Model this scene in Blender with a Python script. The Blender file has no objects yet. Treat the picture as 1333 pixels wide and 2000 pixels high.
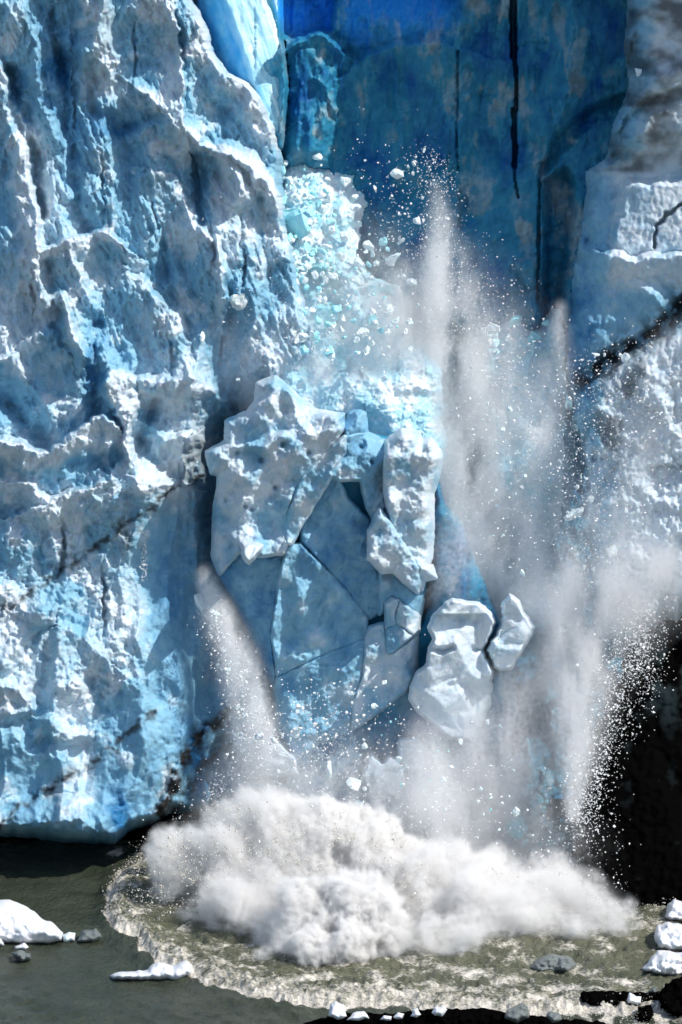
import bpy, math, random, time
import numpy as np
T0 = time.time()
S = bpy.context.scene
COL = S.collection
rng = np.random.default_rng(7)
random.seed(7)

# ------------------------------------------------------------------ camera, sky, sun, exposure
PITCH = math.radians(13.0)
DIST, HALF = 400.0, 40.0                      # metres to the ice, half the height of the view there
TV = HALF / DIST
cam_d = bpy.data.cameras.new('camera')
cam = bpy.data.objects.new('camera', cam_d)
COL.objects.link(cam)
cam_d.sensor_fit = 'VERTICAL'
cam_d.sensor_height = 24
cam_d.lens = 12 / TV
cam_d.clip_start, cam_d.clip_end = 5, 6000
cp, sp = math.cos(PITCH), math.sin(PITCH)
# the foot of the cliff (row 1655 of the photograph, 4 m out) lies on the water, z = 0
_v = (1000 - 1655) / 1000 * TV
_dz, _dy = (-sp + _v * cp), (cp + _v * sp)
CAMZ = -(DIST - 4.0) / _dy * _dz
cam.location = (0, -DIST, CAMZ)
cam.rotation_euler = (math.pi / 2 - PITCH, 0, 0)
S.camera = cam

SUN_AZ, SUN_EL = math.radians(61), math.radians(48)     # azimuth: to the right of the line from the ice to the camera
SUN = np.array([math.cos(SUN_EL) * math.sin(SUN_AZ), -math.cos(SUN_EL) * math.cos(SUN_AZ), math.sin(SUN_EL)])
world = bpy.data.worlds.new('World')
S.world = world
world.use_nodes = True
wn = world.node_tree
bg = wn.nodes['Background']
sky = wn.nodes.new('ShaderNodeTexSky')
sky.sky_type = 'NISHITA'
sky.sun_disc = False
sky.sun_elevation = SUN_EL
sky.sun_rotation = math.atan2(SUN[0], SUN[1])
wn.links.new(sky.outputs[0], bg.inputs[0])
bg.inputs[1].default_value = 0.15
sl = bpy.data.lights.new('sun', 'SUN')
sl.energy = 4.6
sl.angle = math.radians(0.5)
sl.color = (1.0, 0.95, 0.87)
sun = bpy.data.objects.new('sun', sl)
COL.objects.link(sun)
from mathutils import Vector
sun.rotation_euler = Vector(SUN).to_track_quat('Z', 'Y').to_euler()
sun.location = (60, -60, 120)
S.view_settings.view_transform = 'Standard'
S.view_settings.look = 'None'
S.view_settings.gamma = 1
S.view_settings.exposure = -0.1
S.view_settings.use_curve_mapping = False
S.render.engine = 'CYCLES'
cy = S.cycles
cy.max_bounces = 12
cy.diffuse_bounces = 3
cy.glossy_bounces = 2
cy.transmission_bounces = 4
cy.transparent_max_bounces = 8
cy.volume_bounces = 7
cy.volume_step_rate = 1.3
cy.volume_max_steps = 256
cy.use_denoising = True
cy.sample_clamp_indirect = 8


# ------------------------------------------------------------------ picture rows and columns to the place
def at(px, py, h):
    """World point on the line of sight through (px, py) of the photograph, h metres in front of the plane y = 0."""
    px, py, h = np.broadcast_arrays(np.asarray(px, float), np.asarray(py, float), np.asarray(h, float))
    u, v = (px - 666.5) / 1000 * TV, (1000 - py) / 1000 * TV
    dy, dz = cp + v * sp, -sp + v * cp
    t = (DIST - h) / dy
    return np.stack([u * t, -h, CAMZ + dz * t], -1)


def hw(py, z=0.0):
    """How far in front of y = 0 the level z lies at row py."""
    v = (1000 - np.asarray(py, float)) / 1000 * TV
    dy, dz = cp + v * sp, -sp + v * cp
    return DIST - (z - CAMZ) / dz * dy


def project(P):
    d = P - np.array([0, -DIST, CAMZ])
    f = d[..., 1] * cp - d[..., 2] * sp
    up = d[..., 1] * sp + d[..., 2] * cp
    return 666.5 + d[..., 0] / f / TV * 1000, 1000 - up / f / TV * 1000


# ------------------------------------------------------------------ noise
def _hash(ix, iy, iz, seed):
    n = (ix.astype(np.int64) * 374761393 + iy.astype(np.int64) * 668265263 + iz * 2147483647 + seed * 974711) & 0xFFFFFFFF
    n = ((n ^ (n >> 13)) * 1274126177) & 0xFFFFFFFF
    n = ((n ^ (n >> 16)) * 2246822519) & 0xFFFFFFFF
    return (n ^ (n >> 15)).astype(np.float32) / np.float32(4294967295.0)


def noise2(x, y, seed=0):
    ix, iy = np.floor(x), np.floor(y)
    fx, fy = (x - ix).astype(np.float32), (y - iy).astype(np.float32)
    ux, uy = fx * fx * fx * (fx * (fx * 6 - 15) + 10), fy * fy * fy * (fy * (fy * 6 - 15) + 10)
    r = []
    for dx in (0, 1):
        for dy in (0, 1):
            a = _hash(ix + dx, iy + dy, 0, seed) * np.float32(2 * np.pi)
            r.append(np.cos(a) * (fx - dx) + np.sin(a) * (fy - dy))
    return 1.5 * ((r[0] * (1 - uy) + r[1] * uy) * (1 - ux) + (r[2] * (1 - uy) + r[3] * uy) * ux)


def fbm(x, y, octs=4, seed=0, gain=0.5):
    s, a = 0, 1.0
    for o in range(octs):
        ca, sa = math.cos(.6 + o * 1.1), math.sin(.6 + o * 1.1)
        s = s + a * noise2((x * ca - y * sa) * 2 ** o + o * 7.3, (x * sa + y * ca) * 2 ** o + o * 3.1, seed + o * 17)
        a *= gain
    return s


def ridged(x, y, octs=4, seed=0, gain=0.5):
    s, a = 0, 1.0
    for o in range(octs):
        ca, sa = math.cos(.6 + o * 1.1), math.sin(.6 + o * 1.1)
        s = s + a * (1 - 2 * np.abs(noise2((x * ca - y * sa) * 2 ** o + o * 7.3, (x * sa + y * ca) * 2 ** o + o * 3.1, seed + o * 17)))
        a *= gain
    return s


def noise3(x, y, z, seed=0):
    ix, iy, iz = np.floor(x), np.floor(y), np.floor(z)
    f = [(x - ix).astype(np.float32), (y - iy).astype(np.float32), (z - iz).astype(np.float32)]
    u = [t * t * (3 - 2 * t) for t in f]
    s = 0
    for dx in (0, 1):
        for dy in (0, 1):
            for dz in (0, 1):
                w = (u[0] if dx else 1 - u[0]) * (u[1] if dy else 1 - u[1]) * (u[2] if dz else 1 - u[2])
                s = s + w * _hash(ix + dx, iy + dy, (iz + dz).astype(np.int64), seed)
    return s * 2 - 1


def fbm3(x, y, z, octs=4, seed=0, gain=0.5):
    s, a = 0, 1.0
    for o in range(octs):
        k = 2.03 ** o
        s = s + a * noise3(x * k, y * k, z * k, seed + o * 13)
        a *= gain
    return s


def sstep(a, b, x):
    t = np.clip((x - a) / (b - a), 0, 1)
    return t * t * (3 - 2 * t)


def crystals(x, y, seed, planes=4, steep=1.0, flat=0.6):
    """Broken blocks of ice: the upper envelope of flat-sided pyramids with cut-off tops, one per jittered cell."""
    ix, iy = np.floor(x), np.floor(y)
    best = np.full(x.shape, -9.0, np.float32)
    for dx in (-1, 0, 1):
        for dy in (-1, 0, 1):
            cx, cy_ = ix + dx, iy + dy
            rx = x - (cx + _hash(cx, cy_, 1, seed))
            ry = y - (cy_ + _hash(cx, cy_, 2, seed))
            top = _hash(cx, cy_, 3, seed)
            a0 = _hash(cx, cy_, 4, seed) * 6.283
            v = None
            for j in range(planes):
                a = a0 + j * 6.283 / planes + (_hash(cx, cy_, 5 + j, seed) - .5) * 1.0
                k = steep * (0.35 + 1.3 * _hash(cx, cy_, 15 + j, seed))
                w = (np.cos(a) * rx + np.sin(a) * ry) * k
                v = w if v is None else np.maximum(v, w)
            tilt = (_hash(cx, cy_, 30, seed) - .5) * rx * .8 + (_hash(cx, cy_, 31, seed) - .5) * ry * .8
            val = np.minimum(top + 0.35 - v, flat * (0.4 + 0.8 * top) + tilt)
            best = np.maximum(best, val)
    return best


# ------------------------------------------------------------------ outlines
def seg_dist(X, Y, pts, closed, heights=None):
    P = np.asarray(pts, float)
    Q = np.roll(P, -1, 0) if closed else P[1:]
    A = P if closed else P[:-1]
    best = np.full(X.shape, 1e9)
    nx, ny = np.zeros(X.shape), np.zeros(X.shape)
    side = np.zeros(X.shape)
    hh = np.zeros(X.shape) if heights is not None else None
    for i in range(len(A)):
        d = Q[i] - A[i]
        L = max(d @ d, 1e-9)
        t = np.clip(((X - A[i][0]) * d[0] + (Y - A[i][1]) * d[1]) / L, 0, 1)
        qx, qy = A[i][0] + t * d[0], A[i][1] + t * d[1]
        dd = np.hypot(X - qx, Y - qy)
        m = dd < best
        best[m] = dd[m]
        nx[m], ny[m] = qx[m], qy[m]
        side[m] = (d[0] * (Y - A[i][1]) - d[1] * (X - A[i][0]))[m]
        if hh is not None:
            hv = heights[i] + t * (heights[i + 1] - heights[i])
            hh[m] = hv[m]
    return best, nx, ny, side, hh


def inside(X, Y, pts):
    P = np.asarray(pts, float)
    r = np.zeros(X.shape, bool)
    j = len(P) - 1
    for i in range(len(P)):
        xi, yi, xj, yj = P[i][0], P[i][1], P[j][0], P[j][1]
        if yi != yj:
            r ^= ((yi > Y) != (yj > Y)) & (X < (xj - xi) * (Y - yi) / (yj - yi) + xi)
        j = i
    return r


def rough(pts, seed=0, amp=3.0, step=9.0):
    """An outline with the small irregular steps of broken ice."""
    P = np.asarray(pts, float)
    out = []
    r = np.random.default_rng(seed + 100)
    for i in range(len(P)):
        a, b = P[i], P[(i + 1) % len(P)]
        L = np.hypot(*(b - a))
        n = max(1, int(L / step))
        nrm = np.array([-(b - a)[1], (b - a)[0]]) / max(L, 1e-6)
        for k in range(n):
            o = 0 if k == 0 else r.normal() * amp * 0.6
            out.append(a + (b - a) * (k / n) + nrm * o)
    return np.array(out)


def sdf(X, Y, pts):
    d, nx, ny, _, _ = seg_dist(X, Y, pts, True)
    return np.where(inside(X, Y, pts), d, -d), nx, ny


# ------------------------------------------------------------------ meshes
def mesh_from(name, V, F, mat, attrs=None, parent=None, smooth=True):
    V = np.ascontiguousarray(V, np.float32)
    F = np.ascontiguousarray(F, np.int32)
    me = bpy.data.meshes.new(name)
    k = F.shape[1]
    me.vertices.add(len(V))
    me.vertices.foreach_set('co', V.ravel())
    me.loops.add(F.size)
    me.loops.foreach_set('vertex_index', F.ravel())
    me.polygons.add(len(F))
    me.polygons.foreach_set('loop_start', np.arange(0, F.size, k, dtype=np.int32))
    me.polygons.foreach_set('loop_total', np.full(len(F), k, np.int32))
    for an, av in (attrs or {}).items():
        a = me.attributes.new(an, 'FLOAT', 'POINT')
        a.data.foreach_set('value', np.ascontiguousarray(av, np.float32).ravel())
    me.update(calc_edges=True)
    me.validate()
    me.polygons.foreach_set('use_smooth', np.full(len(me.polygons), smooth))
    me.materials.append(mat)
    o = bpy.data.objects.new(name, me)
    COL.objects.link(o)
    if parent is not None:
        o.parent = parent
    return o


def tag(o, label=None, cat=None, group=None, kind=None):
    for k, v in (('label', label), ('category', cat), ('group', group), ('kind', kind)):
        if v:
            o[k] = v
    return o


class Field:
    """A patch of ice face: h (metres out of the plane y = 0) over rows and columns."""

    def __init__(s, x0, y0, x1, y1, step=2.0, warp=(6, 34), seed=1):
        s.step = step
        s.nx, s.ny = int((x1 - x0) / step) + 1, int((y1 - y0) / step) + 1
        s.X, s.Y = np.meshgrid(x0 + np.arange(s.nx) * step, y0 + np.arange(s.ny) * step)
        a, f = warp
        s.XW = s.X + a * fbm(s.X / f, s.Y / f, 3, seed + 1)
        s.YW = s.Y + a * fbm(s.X / f, s.Y / f, 3, seed + 2)
        s.XW = s.XW + .45 * a * noise2(s.X / 11, s.Y / 13, seed + 5)
        s.YW = s.YW + .45 * a * noise2(s.X / 11, s.Y / 13, seed + 6)
        s.R = np.zeros(s.X.shape)
        s.G = np.zeros(s.X.shape)

    def win(s, pts, m):
        P = np.asarray(pts, float)
        x0, y0 = P.min(0) - m
        x1, y1 = P.max(0) + m
        i0, i1 = np.searchsorted(s.X[0], [x0, x1])
        j0, j1 = np.searchsorted(s.Y[:, 0], [y0, y1])
        return slice(j0, j1), slice(i0, i1)

    def ridge(s, pts, H, wa, wb, k=1.0, add=False, groove=False, straight=False):
        """A crest along pts: wa is its width to the right of a downward line (above a rightward one), wb on the other side."""
        w = s.win(pts, max(wa, wb) + 12)
        X, Y = (s.X[w] + 2.2 * noise2(s.X[w] / 26, s.Y[w] / 34, 3) + .8 * noise2(s.X[w] / 9, s.Y[w] / 9, 4), s.Y[w]) if straight else (s.XW[w], s.YW[w])
        if X.size == 0:
            return
        Hs = H if hasattr(H, '__len__') else [H] * len(pts)
        d, _, _, side, hh = seg_dist(X, Y, pts, False, Hs)
        p = np.clip(1 - d / np.where(side < 0, wa, wb), 0, 1) ** k
        T = s.G if groove else s.R
        T[w] = T[w] + hh * p if add else np.maximum(T[w], hh * p)

    def block(s, pts, H, rim, tx=0, ty=0, k=0.6, add=False):
        """A block standing out by H with sides rim pixels wide, its face tilted tx, ty metres per 100 pixels."""
        w = s.win(pts, 12)
        X, Y = s.XW[w], s.YW[w]
        if X.size == 0:
            return
        d, _, _ = sdf(X, Y, pts)
        c = np.mean(pts, 0)
        p = np.clip(d / rim, 0, 1) ** k
        v = (H + tx * (X - c[0]) / 100 + ty * (Y - c[1]) / 100) * p
        s.R[w] = s.R[w] + v if add else np.maximum(s.R[w], v)

    def mesh(s, name, H, mat, attrs, mask=None, parent=None):
        idx = np.arange(s.nx * s.ny).reshape(s.ny, s.nx)
        V = at(s.X, s.Y, H).reshape(-1, 3)
        F = np.stack([idx[1:, :-1], idx[1:, 1:], idx[:-1, 1:], idx[:-1, :-1]], -1).reshape(-1, 4)
        if mask is not None:
            mk = (mask[1:, :-1] & mask[1:, 1:] & mask[:-1, 1:] & mask[:-1, :-1]).ravel()
            F = F[mk]
            use = np.zeros(len(V), bool)
            use[F.ravel()] = True
            re = np.cumsum(use) - 1
            V, F = V[use], re[F]
            attrs = {k: v.ravel()[use] for k, v in attrs.items()}
        return mesh_from(name, V, F, mat, attrs, parent)


def lump(name, pts, base, front, back, rim, mat, step=2.5, detail=None, attrs=None, parent=None, prof=0.5, seed=0, rgh=2.0, grow=0.0):
    """A closed body with the given outline: base(X, Y) is the depth of its middle, front and back its half-thicknesses."""
    P = rough(pts, seed, rgh, max(7.0, step * 2.5)) if rgh else np.asarray(pts, float)
    x0, y0 = P.min(0) - step * 1.5
    x1, y1 = P.max(0) + step * 1.5
    nx, ny = int((x1 - x0) / step) + 2, int((y1 - y0) / step) + 2
    X, Y = np.meshgrid(x0 + np.arange(nx) * step, y0 + np.arange(ny) * step)
    d, qx, qy = sdf(X, Y, P)
    if grow:
        dd = np.maximum(np.abs(d), 1e-6)
        sg = np.where(d < 0, 1, -1) * grow / dd
        qx, qy = qx + (X - qx) * np.clip(sg, -1, 1e3), qy + (Y - qy) * np.clip(sg, -1, 1e3)
        d = d + grow
    ins = d > step * 0.25
    cell = ins[1:, :-1] | ins[1:, 1:] | ins[:-1, 1:] | ins[:-1, :-1]
    X2, Y2 = np.where(ins, X, qx), np.where(ins, Y, qy)
    d2 = np.where(ins, d, 0)
    t = np.clip(d2 / rim, 0, 1)
    pr = (1 - (1 - t) ** 2) ** prof
    hb = base(X2, Y2)
    det = detail(X2, Y2, d2) if detail is not None else 0
    fr = hb + front * pr + det * np.clip(d2 / 6, 0, 1)
    bk = hb - back * pr
    n = nx * ny
    idx = np.arange(n).reshape(ny, nx)
    q = np.stack([idx[1:, :-1], idx[1:, 1:], idx[:-1, 1:], idx[:-1, :-1]], -1)[cell].reshape(-1, 4)
    rimv = (~ins).ravel()
    mapb = np.where(rimv, np.arange(n), np.arange(n) + n)
    F = np.concatenate([q, mapb[q][:, ::-1]])
    V = np.concatenate([at(X2, Y2, fr).reshape(-1, 3), at(X2, Y2, bk).reshape(-1, 3)])
    at_ = {k: np.concatenate([f(X2, Y2, d2).ravel()] * 2) for k, f in (attrs or {}).items()}
    use = np.zeros(len(V), bool)
    use[F.ravel()] = True
    re = np.cumsum(use) - 1
    return mesh_from(name, V[use], re[F], mat, {k: v[use] for k, v in at_.items()}, parent)


# ------------------------------------------------------------------ materials
def new_mat(name):
    m = bpy.data.materials.new(name)
    m.use_nodes = True
    nt = m.node_tree
    return m, nt, nt.nodes['Principled BSDF']


def node(nt, kind, **kw):
    n = nt.nodes.new(kind)
    for k, v in kw.items():
        if k in n.inputs:
            n.inputs[k].default_value = v
        else:
            setattr(n, k, v)
    return n


def mixc(nt, fac, a, b):
    n = nt.nodes.new('ShaderNodeMix')
    n.data_type = 'RGBA'
    for sock, v in ((n.inputs[0], fac), (n.inputs[6], a), (n.inputs[7], b)):
        if isinstance(v, bpy.types.NodeSocket):
            nt.links.new(v, sock)
        else:
            sock.default_value = v if not isinstance(v, tuple) else (*v, 1) if len(v) == 3 else v
    return n.outputs[2]


def ramp(nt, src, p0, p1):
    n = nt.nodes.new('ShaderNodeMapRange')
    n.inputs[1].default_value, n.inputs[2].default_value = p0, p1
    nt.links.new(src, n.inputs[0])
    return n.outputs[0]


def ice_material(name, crust=(0.65, 0.74, 0.81), clear=(0.25, 0.49, 0.65), deep=(0.015, 0.17, 0.40), sss=0.4, rough_=0.42, bump=0.5, default_blue=None):
    m, nt, b = new_mat(name)
    if default_blue is None:
        ab = node(nt, 'ShaderNodeAttribute', attribute_name='blue').outputs['Fac']
        ad = node(nt, 'ShaderNodeAttribute', attribute_name='dirt').outputs['Fac']
    else:
        v = nt.nodes.new('ShaderNodeValue')
        v.outputs[0].default_value = default_blue
        ab, ad = v.outputs[0], None
    g = nt.nodes.new('ShaderNodeNewGeometry')
    n1 = node(nt, 'ShaderNodeTexNoise', Scale=0.9, Detail=6.0, Roughness=0.62)
    nt.links.new(g.outputs['Position'], n1.inputs['Vector'])
    n2 = node(nt, 'ShaderNodeTexNoise', Scale=5.0, Detail=5.0, Roughness=0.65)
    nt.links.new(g.outputs['Position'], n2.inputs['Vector'])
    off = nt.nodes.new('ShaderNodeMath')
    off.operation = 'MULTIPLY_ADD'
    nt.links.new(ramp(nt, n1.outputs[0], 0.3, 0.7), off.inputs[0])
    off.inputs[1].default_value = 0.30
    nt.links.new(ab, off.inputs[2])
    c = mixc(nt, ramp(nt, off.outputs[0], 0.15, 0.55), crust, clear)
    c = mixc(nt, ramp(nt, off.outputs[0], 0.6, 1.25), c, deep)
    if ad is not None:
        c = mixc(nt, node(nt, 'ShaderNodeAttribute', attribute_name='vivid').outputs['Fac'], c, (0.02, 0.33, 0.95))
        c = mixc(nt, ad, c, (0.026, 0.025, 0.026))
    nt.links.new(c, b.inputs['Base Color'])
    b.inputs['Roughness'].default_value = rough_
    b.inputs['IOR'].default_value = 1.31
    b.inputs['Specular IOR Level'].default_value = 0.35
    b.subsurface_method = 'RANDOM_WALK'
    b.inputs['Subsurface Weight'].default_value = sss
    b.inputs['Subsurface Radius'].default_value = (0.25, 0.75, 1.3)
    b.inputs['Subsurface Scale'].default_value = 0.22
    bp = node(nt, 'ShaderNodeBump', Strength=bump, Distance=0.10)
    nt.links.new(n2.outputs[0], bp.inputs['Height'])
    n3 = node(nt, 'ShaderNodeTexNoise', Scale=1.7, Detail=4.0, Roughness=0.6)
    nt.links.new(g.outputs['Position'], n3.inputs['Vector'])
    bp2 = node(nt, 'ShaderNodeBump', Strength=bump * .8, Distance=0.22)
    nt.links.new(n3.outputs[0], bp2.inputs['Height'])
    nt.links.new(bp.outputs[0], bp2.inputs['Normal'])
    nt.links.new(bp2.outputs[0], b.inputs['Normal'])
    return m


ICE = ice_material('glacier_ice')
BLUE_ICE = ice_material('blue_ice', crust=(0.25, 0.38, 0.45), clear=(0.032, 0.24, 0.39), deep=(0.002, 0.075, 0.28), sss=0.15)
SNOW = ice_material('weathered_white_ice', crust=(0.80, 0.82, 0.86), clear=(0.62, 0.72, 0.80), deep=(.3, .55, .7), sss=0.2)
HEAP = ice_material('rubble_ice', crust=(0.80, 0.88, 0.92), clear=(0.46, 0.77, 0.88), deep=(0.06, 0.40, 0.66), sss=0.4)
CHUNK = ice_material('chunk_ice', crust=(0.82, 0.87, 0.90), clear=(0.62, 0.82, 0.86), default_blue=0.12, sss=0.3)
CYAN = ice_material('cyan_ice', crust=(0.5, 0.82, 0.86), clear=(0.38, 0.78, 0.86), default_blue=0.3, sss=0.5)
ROCK, _nt, _b = new_mat('wet_black_rock')
_fa = node(_nt, 'ShaderNodeAttribute', attribute_name='frost').outputs['Fac']
_nt.links.new(mixc(_nt, _fa, (.0022, .0021, .0021), (.022, .034, .038)), _b.inputs['Base Color'])
_b.inputs['Roughness'].default_value = 0.8
_b.inputs['Specular IOR Level'].default_value = 0.0
_n = node(_nt, 'ShaderNodeTexNoise', Scale=3.0, Detail=6.0)
_bp = node(_nt, 'ShaderNodeBump', Strength=0.6, Distance=0.15)
_nt.links.new(_n.outputs[0], _bp.inputs['Height'])
_nt.links.new(_bp.outputs[0], _b.inputs['Normal'])

# ------------------------------------------------------------------ the left ice cliff
F = Field(-240, -240, 640, 1720, 2.0, warp=(7, 40), seed=3)
X, Y = F.X, F.Y
base = .5 + 4.5 * sstep(-100, 1100, Y) + 5.0 * np.clip((Y - 850) / 750, 0, 1) + 0.0015 * (300 - X) - 1.5 * sstep(380, 560, X)
base -= 7.0 * sstep(290, 470, X + 10 * fbm(X / 60, Y / 60, 3, 10)) * sstep(720, 960, Y)
base += 1.4 * fbm(X / 230, Y / 330, 3, 11) + 1.1 * ridged(X / 150 + .3 * noise2(X / 90, Y / 160, 12), Y / 420, 3, 13)
# crests
F.ridge([(-60, 60), (0, 125), (18, 190), (45, 245), (58, 330), (68, 420), (75, 490)], 3.4, 14, 120)
F.ridge([(75, 90), (68, 160), (85, 220), (108, 275)], 1.8, 18, 25)
F.ridge([(112, 0), (108, 70), (150, 92), (175, 110)], 1.6, 22, 34)
F.ridge([(205, -40), (214, 60), (226, 112)], 1.6, 12, 60)
F.ridge([(330, -60), (348, 60), (352, 150), (358, 240), (366, 290)], 3.2, 9, 120)
F.ridge([(352, -80), (398, 50), (410, 100), (440, 142), (480, 162), (505, 190), (530, 250), (545, 285)], [3, 3, 3.6, 4, 4, 4.2, 4, 3], 22, 70)
F.ridge([(275, 175), (300, 190), (335, 235), (365, 290)], 3.2, 34, 16)
F.ridge([(365, 265), (430, 300), (470, 310), (490, 330), (535, 380), (550, 420)], [3.6, 4.6, 5, 5, 4.6, 3], 36, 26)
F.ridge([(430, 300), (460, 345), (470, 380)], 4.0, 30, 30)
F.ridge([(300, 330), (345, 345), (365, 395), (385, 440), (428, 480), (436, 560), (430, 650)], 2.6, 14, 75)
F.ridge([(265, 350), (300, 420), (310, 480)], 1.5, 14, 40)
F.ridge([(75, 492), (150, 468), (215, 458), (245, 480)], 3.0, 12, 60)
F.ridge([(135, 480), (160, 550), (180, 600)], 2.4, 20, 26)
F.ridge([(245, 520), (290, 570), (335, 605), (358, 645)], 2.2, 14, 60)
F.ridge([(125, 580), (140, 640), (165, 705)], 2.8, 14, 30)
F.ridge([(60, 660), (100, 650), (130, 690)], 2.0, 12, 40)
F.ridge([(0, 700), (30, 690), (55, 740)], 2.0, 12, 40)
F.block([(196, 745), (212, 715), (245, 710), (270, 735), (273, 790), (262, 850), (258, 925), (244, 925), (230, 860), (222, 800), (205, 790)], 3.4, 14, tx=1.5)
F.ridge([(-40, 850), (0, 862), (60, 880), (100, 885), (150, 850), (200, 805), (226, 835)], 3.6, 10, 90, k=1.3)
F.ridge([(280, 742), (330, 746), (372, 736), (400, 748), (440, 790)], 2.2, 14, 60)
F.ridge([(290, 830), (330, 860), (365, 850)], 1.6, 14, 50)
F.ridge([(20, 1010), (90, 985), (160, 960), (212, 935), (222, 918)], 2.6, 12, 90, k=1.2)
F.ridge([(225, 925), (262, 930), (300, 950), (345, 945), (378, 956)], 2.4, 10, 60)
F.ridge([(0, 940), (60, 950), (100, 985)], 2.2, 14, 60)
F.block([(88, 1035), (104, 1028), (126, 1050), (120, 1100), (78, 1102)], 1.6, 12, tx=1)
F.block([(-60, 1120), (30, 1135), (60, 1178), (110, 1182), (108, 1220), (70, 1245), (20, 1320), (-60, 1330)], 1.8, 20, tx=1)
F.ridge([(120, 1230), (170, 1250), (210, 1290)], 1.0, 16, 60)
F.block([(66, 1400), (105, 1390), (125, 1412), (180, 1425), (178, 1450), (110, 1458), (80, 1440)], 1.7, 14, tx=1, ty=-1)
F.ridge([(-20, 1340), (40, 1345), (60, 1380), (20, 1400)], 1.5, 14, 40)
F.ridge([(-40, 1440), (20, 1430), (50, 1470), (110, 1480)], 1.2, 20, 60)
F.ridge([(-60, 1610), (60, 1605), (150, 1600), (170, 1615)], 1.8, 50, 30, k=0.8)
F.ridge([(300, 1610), (350, 1500), (395, 1435), (445, 1400)], 1.0, 12, 50)
# hollows
F.ridge([(20, 140), (32, 240), (66, 300), (82, 420)], 3.0, 22, 16, groove=True)
F.ridge([(100, 30), (125, 170), (130, 260)], 1.8, 22, 14, groove=True)
F.ridge([(180, 120), (185, 220), (235, 250), (300, 230)], 1.8, 30, 26, groove=True)
F.ridge([(375, 310), (385, 360), (392, 430)], 3.0, 24, 24, groove=True)
F.ridge([(300, 260), (340, 330)], 1.6, 24, 24, groove=True)
F.ridge([(150, 360), (155, 420), (190, 470)], 1.6, 18, 30, groove=True)
F.ridge([(320, 480), (310, 560)], 1.4, 20, 20, groove=True)
F.ridge([(100, 520), (110, 600), (105, 660)], 2.0, 24, 20, groove=True)
F.ridge([(185, 620), (190, 700), (185, 800)], 2.4, 20, 30, groove=True)
F.ridge([(300, 780), (285, 830), (270, 880)], 1.4, 22, 22, groove=True)
F.ridge([(20, 790), (60, 840), (90, 860)], 1.8, 26, 26, groove=True)
F.ridge([(420, 640), (440, 800), (430, 930), (420, 1000)], 2.5, 60, 40, groove=True)
rg = 0.55 + 0.45 * sstep(-.3, .5, fbm(X / 210, Y / 210, 3, 21))
wx, wy = F.XW, F.YW
up = sstep(820, 640, Y + 40 * noise2(X / 90, Y / 90, 22))          # long slanting ribs above, level broken steps below
hx, hy = X + .35 * (wx - X), Y + .35 * (wy - Y)
ua, va = hx * .92 - hy * .40, hy * .92 + hx * .40
ub, vb = hx * .80 + hy * .45, hy * .85 - hx * .45
det = rg * (2.9 * up * crystals(ua / 105, va / 230, 31, 4, 1.2) + 2.5 * (1 - up) * crystals(ub / 150, vb / 110, 37, 4, 1.1))
det += rg * (1.0 * up * crystals(ua / 44, va / 96, 32, 4, 1.2) + .85 * (1 - up) * crystals(ub / 60, vb / 48, 38, 4, 1.2))
crumb = sstep(.15, .75, fbm(X / 75, Y / 75, 4, 39))
det += (.36 + .45 * crumb) * crystals(wx / 23 + fbm(X / 30, Y / 30, 2, 4) * .4, wy / 25, 33, 4, 1.2) + .16 * crumb * crystals(X / 10, Y / 10, 40, 4, 1.2)
det += 0.30 * ridged(ua / 20, va / 70, 5, 34, .6) * (.4 + .6 * rg) * up + .24 * (1 - up) * ridged(ub / 26, vb / 22, 5, 47, .6) * rg
det += 0.13 * fbm(X / 9, Y / 20, 3, 35)
low = sstep(1330, 1520, Y)                     # the smooth foot, polished by the water
det = det * (1 - 0.72 * low * sstep(470, 400, X))
for px_, ya, yb, w_ in ((140, 60, 330, 5), (255, 20, 180, 4), (195, 300, 430, 5), (300, 380, 520, 4), (410, 420, 560, 5), (470, 420, 600, 5), (60, 520, 640, 5), (330, 640, 740, 5), (160, 720, 800, 4), (120, 1000, 1120, 4), (200, 1090, 1250, 5)):
    F.ridge([(px_, ya), (px_ + 8, (ya + yb) / 2), (px_ + 4, yb)], [.3, 1.4, .2], w_, w_, k=.5, groove=True)
det += low * 0.25 * fbm((X + Y * .8) / 60, (Y - X * .5) / 200, 3, 36)
det += .5 * (.5 + .5 * rg) * up * crystals((hx * .95 - hy * .3) / 26, (hy * .95 + hx * .3) / 70, 45, 3, 1.2)
det += .30 * crystals((wx * .8 + wy * .6) / 14, (wy * .8 - wx * .6) / 20, 44, 3, 1.3)
det *= 1 - .62 * sstep(225, 300, X + 20 * noise2(X / 50, Y / 50, 48)) * sstep(940, 1040, Y) * (1 - sstep(1370, 1450, Y))
H = base + F.R * (1 - .30 * sstep(900, 700, Y)) - F.G * (1 - .2 * sstep(900, 700, Y)) + det
foot = np.interp(X[0], [-240, 0, 120, 225, 250, 290, 330, 640], [1622, 1630, 1640, 1646, 1622, 1608, 1590, 1580])[None, :] + 3 * fbm(X / 30, Y * 0, 2, 5)
H = H - 7.0 * np.clip((Y - (foot - 24)) / 24, 0, 1.3) ** 2.5     # undercut
edge = np.interp(Y[:, 0], [-240, 0, 50, 100, 142, 162, 190, 250, 300, 420, 470, 650, 1720], [340, 372, 404, 416, 446, 488, 512, 540, 552, 556, 570, 620, 640])[:, None] + 3 * fbm(X * 0, Y / 14, 3, 6)
H = H - 6.0 * np.clip((X - (edge - 16)) / 16, 0, 1.5) ** 2
wx_, wy_ = F.X + 26 * fbm(X / 60, Y / 60, 3, 42), F.Y + 26 * fbm(X / 60, Y / 60, 3, 43)
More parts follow.
